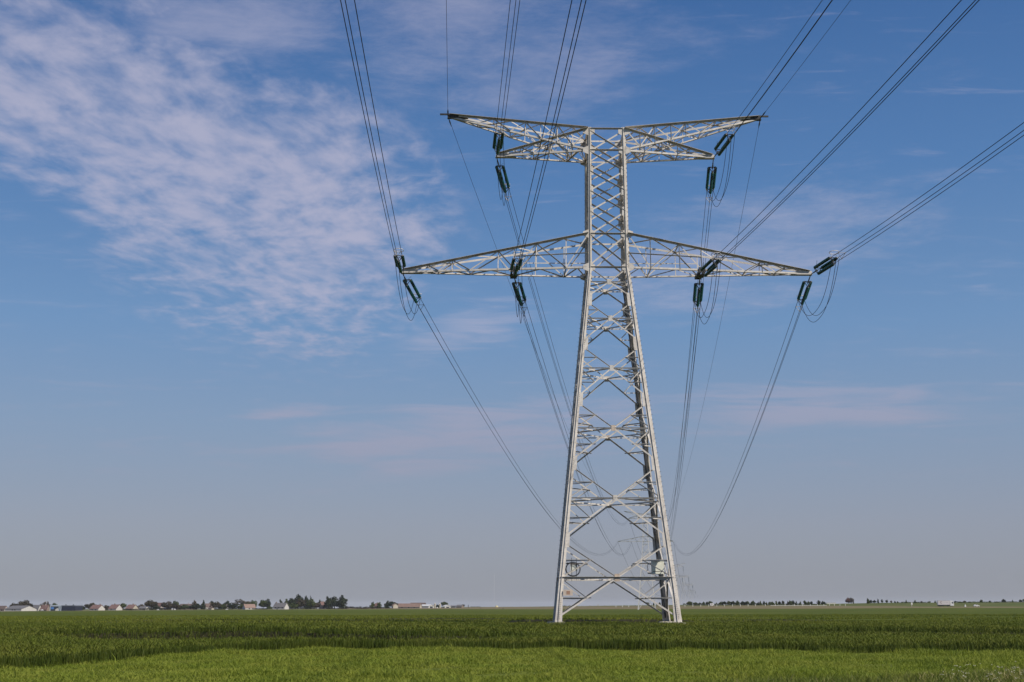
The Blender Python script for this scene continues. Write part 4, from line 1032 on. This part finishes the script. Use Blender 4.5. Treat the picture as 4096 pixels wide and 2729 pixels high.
def glass_building():
    D = 1235; p = ground_at(290, D); w = (341-238)/F*D; h = z_at(2421.5, D)-p.z
    o = empty('glass_building', p, -0.10)
    b = MB(); b.box(-w/2, w/2, 0, 16, -2, h-.8); b.build('wall', mat('navy_cladding', (0.018, 0.022, 0.045), 0.35, 0.2), o)
    r = MB(); r.box(-w/2-.3, w/2+.3, -.4, 16.4, h-.8, h); r.build('roof', mat('flat_roof', (0.16, 0.18, 0.22), 0.7, 0.2), o)
    f = MB()
    for x in (-w/2+.2, -w/2+w*.36, -w/2+w*.43): f.box(x-.35, x+.35, -.5, -.01, -1, h-.2)
    f.box(-w/2, -w/2+w*.43, -.55, -.02, h-1.0, h+.1); f.build('portal_frame', mat('portal_grey', (0.42, 0.48, 0.54), 0.5, 0.1), o)
    g = MB(); g.box(-w/2+.6, -w/2+w*.34, -.3, -.05, 0.2, h-1.2); g.build('window', M['window'], o)
    l = MB(); l.box(-w/2+1.0, -w/2+3.8, -.42, -.32, h-3.6, h-1.6); l.build('blue_panel', mat('panel_blue', (0.07, 0.20, 0.50), 0.4, 0.1), o)
    l = MB(); l.add([(-w/2+w*.22, -.42, .0), (-w/2+w*.34, -.42, .0), (-w/2+w*.34, -.42, 1.4), (-w/2+w*.30, -.42, 2.6), (-w/2+w*.22, -.42, 1.2), (-w/2+w*.22, -.34, .0), (-w/2+w*.34, -.34, .0), (-w/2+w*.34, -.34, 1.4), (-w/2+w*.30, -.34, 2.6), (-w/2+w*.22, -.34, 1.2)],
          [(0, 1, 2, 3, 4), (9, 8, 7, 6, 5), (0, 5, 6, 1), (1, 6, 7, 2), (2, 7, 8, 3), (3, 8, 9, 4), (4, 9, 5, 0)]); l.build('white_panel', W['white'], o)
    tag(o, 'dark flat roofed glass building with pale portal and blue panel', 'building')
glass_building()
house(341, 358, 2431, 2438, 1255, 'cream', 'red', 'tiny cream cottage right of the glass building', .25, 1, (), None)
house(398, 453, 2420.5, 2435, 1245, 'white', 'red', 'red roofed house, leftmost of the three alike', .28, 1, ((.3, .45), (.7, .45)), .6)
house(472, 521, 2419, 2434.5, 1250, 'white', 'red', 'red roofed house, middle one of the three alike', .30, 1, ((.35, .45),), -.2)
house(538, 584, 2419.5, 2435, 1250, 'cream', 'red', 'red roofed house, rightmost of the three alike', .32, 1, ((.4, .45),), .3)
house(588, 626, 2426.5, 2434, 1255, 'white', 'grey', 'small white cottage with grey roof beside the rusty brown tree', .25, 1, ((.3, .5),), None)
house(652, 684, 2412, 2424, 1330, 'pink', 'red', 'red roof showing behind the two round brown trees', .2, 1, (), None)
house(745, 800, 2417, 2427, 1330, 'brown', 'brown', 'long brown roofed house behind the broad green bush', .1, 1, ((.3, .5),), .4)
house(846, 878, 2415, 2427, 1300, 'white', 'brown', 'white house with brown roof between two dark trees', .2, -1, ((.5, .6), (.5, .25)), .3)
house(862, 880, 2433, 2437, 1245, 'cream', 'brown', 'tiny cream shed before the white house with brown roof', .2, 1, (), None, cat='shed')
house(922, 940, 2422, 2432, 1300, 'white', 'grey', 'narrow white house with a tall pale chimney', .3, 1, (), .0)
house(990, 1048, 2417.5, 2431.5, 1250, 'white', 'pinkish', 'white house with salmon pink roof and white left gable', .36, -1, ((.4, .5), (.72, .5)), None)
house(1114, 1174, 2412.5, 2428, 1250, 'white', 'grey', 'bright white farmhouse with grey roof left of the tall wood', .20, 1, ((.2, .6), (.5, .6), (.8, .6), (.35, .25)), -.85)
house(1290, 1322, 2408, 2422, 1280, 'pink', 'red', 'pink house with steep red roof beside the wood', .5, -1, ((.5, .5),), .2)
house(1508, 1532, 2414, 2424, 1300, 'pink', 'red', 'lone red house between two slim green trees', .4, 1, (), .1)
house(1578, 1602, 2415, 2422, 1270, 'cream', 'pinkish', 'cream gabled house at the left of the long salmon roof', .75, 1, (), None, ang=60)
house(1600, 1695, 2415, 2427, 1285, 'cream', 'pinkish', 'long farm building with salmon roof and cream wall', .06, 1, ((.2, .45), (.5, .45), (.75, .45)), None, cat='farm building')
house(1648, 1712, 2412, 2420, 1340, 'brown', 'brown', 'dark brown roof behind the long salmon roofed farm building', .1, 1, (), None, cat='farm building')
house(1688, 1742, 2419, 2425, 1300, 'white', 'white', 'white shed with dark doorway left of the silos', .35, 1, (), None, cat='shed', door=.5)
house(1776, 1808, 2420.5, 2427, 1300, 'white', 'white', 'white shed with dark doorway right of the silos', .7, 1, (), None, cat='shed', door=.5, ang=50)
house(1808, 1832, 2423, 2427, 1350, 'grey', 'grey', 'low grey farm roof right of the right hand white shed', .1, 1, (), None, cat='shed')
house(1830, 1860, 2420, 2428, 1320, 'brown', 'grey', 'low dark building with one white roof edge at the village end', .3, 1, (), None, cat='shed')
for px, top, lab in ((1746, 2412.5, 'left pale cylindrical silo, close to a white shed'), (1765.5, 2414, 'right pale cylindrical silo, beside the dark tree')):
    D = 1290; p = ground_at(px, D); h = z_at(top, D)-p.z; r = 3.4/F*D
    o = empty('silo', p); b = MB(); b.lathe([(r, -1), (r, h*.86)], 16); b.build('wall', W['cream'], o)
    c = MB(); c.lathe([(r*1.02, h*.86), (r*.7, h*.95), (r*.1, h)], 16); c.build('roof', W['white'], o); tag(o, lab, 'silo', 'farm silos')
def small(name, px, wpx, top, D, m, label, cat, shape='box', base=None, group=None, depth=1.5):
    p = ground_at(px, D)
    if base: p.z = z_at(base, D)
    h = max(.3, z_at(top, D)-p.z); w = wpx/F*D; b = MB()
    if shape == 'dome': b.lathe([(w/2, -.3), (w/2, h*.25), (w*.42, h*.6), (w*.25, h*.88), (.02, h)], 14)
    elif shape == 'cone': b.lathe([(w/2, -.3), (w*.45, h*.1), (w*.16, h*.7), (w*.12, h)], 10)
    elif shape == 'pole': b.tube([(0, 0, -.5), (0, 0, h)], w/2, 6)
    else:
        k = w*.06
        b.box8([(-w/2, -depth/2, -.5), (w/2, -depth/2, -.5), (w/2, depth/2, -.5), (-w/2, depth/2, -.5), (-w/2+k, -depth/2+.1, h), (w/2-k, -depth/2+.1, h), (w/2-k, depth/2-.1, h), (-w/2+k, depth/2-.1, h)])
        b.box(-w/2-.05, w/2+.05, -depth/2-.05, depth/2+.05, h, h+.12)
    o = b.build(name, m); o.location = p; tag(o, label, cat, group); return o
small('water_tank', 1755, 6, 2428, 1240, W['white'], 'small white tank standing before the silos', 'tank', 'dome')
small('straw_heap', 1988, 13, 2422.5, 1450, mat('straw_heap', (0.62, 0.52, 0.26), 0.8, 0.2), 'pale yellow heap on the dry strip left of the pylon', 'heap', 'dome', base=2431)
small('hut', 2146, 8, 2428, 1350, W['pink'], 'little pink hut on the dry strip left of the pylon', 'hut', base=2435, depth=2)
small('post', 1877, 2.6, 2420, 1300, M['dark_steel'], 'dark post standing at the right end of the village', 'post', 'pole')
small('post', 1926, 2.4, 2432, 1000, M['dark_steel'], 'short dark post on the field edge, right of the village', 'post', 'pole', base=2437)
small('post', 2013, 2.4, 2432, 960, M['dark_steel'], 'short dark post on the field edge below the yellow heap', 'post', 'pole', base=2437)
ma = MB(); D = 1900; p = ground_at(1978, D); hm = z_at(2298, D)-p.z
for a in (0, 2.09, 4.19): ma.tube([(math.cos(a)*.35, math.sin(a)*.35, -1), (math.cos(a)*.28, math.sin(a)*.28, hm)], .05, 4)
for i in range(40): z = hm*i/40; ma.tube([(.33*math.cos(2.09*i), .33*math.sin(2.09*i), z), (.33*math.cos(2.09*(i+1)), .33*math.sin(2.09*(i+1)), z+hm/40)], .03, 3)
o = ma.build('radio_mast', mat('mast_white', (0.7, 0.7, 0.7), 0.6, 0.1)); o.location = p; tag(o, 'slender pale radio mast above the yellow heap', 'mast')
for i, (px, w, top, lab) in enumerate(((2338, 5, 2426, 'first far pale building from the left behind the dry strip'), (2352, 8, 2423, 'second far pale building from the left behind the dry strip'), (2385, 8, 2420, 'brightest far white building seen left of the pylon centre'), (2412, 5, 2422, 'small far white block right of the brightest one'), (2440, 4, 2423, 'narrow far white block near the pylon centre'), (2488, 3, 2421, 'tiny far white block right of the pylon centre'))):
    small('distant_building', px, w, top, 2300, W['white'], lab, 'building', base=2430, group='far white buildings', depth=8)
small('greenhouse', 3295, 40, 2411.5, 1150, W['white'], 'long low pale building right of the tree row', 'building', base=2417, depth=6)
# white marker posts along the road
PP = [2455, 2480, 2505, 2637, 2725, 2756, 2787, 2818, 2850, 2880, 2911, 2942, 2972, 3001, 3040, 3079, 3117, 3153, 3186, 3216, 3244, 3269, 3291, 3310, 3332, 3353]
M['postw'] = wm('post_white', (0.72, 0.71, 0.68))
pm = MB(); pm.box8([(-.14, -.09, -.4), (.14, -.09, -.4), (.14, .09, -.4), (-.14, .09, -.4), (-.12, -.07, .95), (.12, -.07, .95), (.12, .05, 1.06), (-.12, .05, 1.06)])
pme = pm.mesh('marker_post', M['postw'])
for i, px in enumerate(PP):
    D = 905; o = bpy.data.objects.new('marker_post', pme); C.objects.link(o); p = ground_at(px, D); p.z = z_at(float(np.interp(px, [2455, 2600, 3000, 3353], [2427, 2425.5, 2423, 2423])), D)
    o.location = p; tag(o, 'white marker post, %s from the left along the road' % ordinal(i+1), 'marker post', 'white marker posts along the road')
rl = MB(); pts = [(ground_at(px, 890).x, 890, z_at(2422.6, 890)) for px in range(3060, 3300, 20)]; rl.tube(pts, .10, 4)
tag(rl.build('guard_rail', M['postw']), 'pale guard rail running along the road before the tree row', 'guard rail')
# vehicles
M['tyre'] = mat('tyre', (0.02, 0.02, 0.02), 0.8, 0.2); M['van'] = mat('vehicle_white', (0.70, 0.68, 0.66), 0.35, 0.05)
def wheels(o, xs, y, r):
    for x in xs:
        for s in (-1, 1):
            w = MB(); w.lathe([(r*.9, 0), (r, .04), (r, .22), (r*.9, .26)], 14, 'y'); b = w.build('wheel', M['tyre'], o); b.location = (x, s*y-.13, r)
def lorry():
    D = 855; p = ground_at(3745, D); p.z = z_at(2427, D); o = empty('lorry', p, R(-6))
    w = 62/F*D; h = 3.95; x0, x1 = -w/2, w/2
    t = MB(); t.box(x0, x1-2.5, -1.25, 1.25, 1.15, h); t.build('trailer_box', mat('trailer_side', (0.60, 0.55, 0.55), 0.5, 0.06, 0.4), o)
    f = MB(); f.box(x0+.05, x1-2.5, -1.27, -1.255, h-.16, h-.04); f.box(x0+.0, x0+.12, -1.27, -1.255, 1.2, h-.2); f.box(x0+.65, x0+.75, -1.27, -1.255, 1.2, h-.2); f.build('trim', mat('trim_grey', (0.30, 0.30, 0.33), 0.5, 0.1), o)
    c = MB(); xc = x1-2.3
    c.add([(xc, -1.22, .55), (x1, -1.22, .55), (x1, -1.22, 2.1), (x1-.35, -1.22, 3.4), (x1-.9, -1.22, 3.85), (xc, -1.22, 3.9), (xc, 1.22, .55), (x1, 1.22, .55), (x1, 1.22, 2.1), (x1-.35, 1.22, 3.4), (x1-.9, 1.22, 3.85), (xc, 1.22, 3.9)],
          [(0, 1, 2, 3, 4, 5), (11, 10, 9, 8, 7, 6), (0, 6, 7, 1), (1, 7, 8, 2), (2, 8, 9, 3), (3, 9, 10, 4), (4, 10, 11, 5), (5, 11, 6, 0)])
    c.build('cab', M['van'], o)
    g = MB(); g.add([(xc+1.0, -1.235, 2.0), (x1-.25, -1.235, 2.0), (x1-.55, -1.235, 2.95), (xc+1.0, -1.235, 2.95)], [(0, 1, 2, 3)]); g.build('window', M['window'], o)
    k = MB(); k.box(x0+.2, x1-1.2, -1.0, 1.0, .62, 1.14); k.build('chassis', M['dark_steel'], o)
    m = MB(); cx, cz = x0+2.3, 2.75                      # round brown mark and a faint line of lettering
    pts = [(cx+.55*math.cos(a), -1.268, cz+.62*math.sin(a)) for a in [R(40)+R(290)*i/18 for i in range(19)]]; m.tube(pts, .11, 5); m.build('logo', mat('logo_brown', (0.22, 0.12, 0.10), 0.6), o)
    m = MB()
    for i in range(5): m.box(x0+5.0+i*.36, x0+5.24+i*.36, -1.266, -1.253, 2.62, 2.92)
    m.build('lettering', mat('lettering_grey', (0.40, 0.38, 0.39), 0.6), o)
    wheels(o, (x0+1.2, x0+2.3, x0+3.4, x1-1.4, x1-3.6), 1.05, .5)
    tag(o, 'white articulated lorry with a round brown mark on its long side', 'lorry')
lorry()
def small_car(px, wpx, D, base, label, cat, van=False):
    p = ground_at(px, D); p.z = z_at(base, D); o = empty(cat, p, R(4)); L = wpx/F*D; h = 1.45 if not van else 1.9; a = L/2
    if van: prof = [(-a, .3), (a, .3), (a, 1.0), (a-.25, 1.15), (a-.75, h), (-a, h)]
    else: prof = [(-a, .3), (a, .3), (a, .75), (a-.8, .92), (a-1.4, h), (-a+.9, h), (-a+.15, .95), (-a, .85)]
    n = len(prof); b = MB(); b.add([(x, -.85, z) for x, z in prof]+[(x, .85, z) for x, z in prof], [tuple(range(n)), tuple(range(2*n-1, n-1, -1))]+[((i+1) % n, i, n+i, n+(i+1) % n) for i in range(n)])
    b.build('body', M['van'], o)
    g = MB(); g.add([(-a+.6, -.862, .98), (a-1.0, -.862, .98), (a-1.5, -.862, h-.1), (-a+1.0, -.862, h-.1)], [(0, 1, 2, 3)]); g.build('window', M['window'], o)
    wheels(o, (-a*.62, a*.62), .72, .32); tag(o, label, cat)
small_car(3866, 21, 845, 2427.5, 'white car on the road, right of the lorry', 'car')
small_car(2831, 15, 900, 2424.8, 'small white van on the road before the tree row', 'van', True)
small_car(725, 15, 1225, 2443.5, 'pale van parked under the dense round brown tree', 'van', True)
for px, lab in ((664, 'small white car parked left of the dense round brown tree'), (933, 'small white car parked before the narrow white house'), (210, 'white car parked left of the glass building')):
    small_car(px, 11, 1222, 2443.5 if px < 700 else 2442, lab, 'car')
small('cover', 3822, 10, 2418, 845, M['postw'], 'white pointed cover standing by the road left of the car', 'cover', 'cone', base=2428.5)
o = empty('roadside_cabinet', ground_at(3613, 845)); o.location.z = z_at(2424, 845)
b = MB(); b.box(-.45, .45, -.3, .3, .75, 2.1); b.build('body', M['postw'], o); b = MB(); b.box(-.15, .15, -.12, .12, -.3, .748); b.build('post', M['cap'], o)
tag(o, 'white box on a short post beside the road, left of the lorry', 'roadside box')

# ------------------------------------------------------------------ the air itself
def haze():
    b = MB(); b.box(-15500, 15500, -15500, 15500, -14, 60); o = b.build('haze', None); m = bpy.data.materials.new('haze_air'); m.use_nodes = True
    T = NT(m.node_tree); v = T.n('ShaderNodeVolumePrincipled'); v.inputs['Color'].default_value = (0.93, 0.95, 1.0, 1); v.inputs['Density'].default_value = HAZE; v.inputs['Anisotropy'].default_value = 0.0
    T.n('ShaderNodeOutputMaterial', i_Volume=v.outputs[0]); o.data.materials.append(m); o['kind'] = 'stuff'; o['label'] = 'thin pale haze lying over the whole plain'; o['category'] = 'haze'
HAZE = 0.000045
haze()
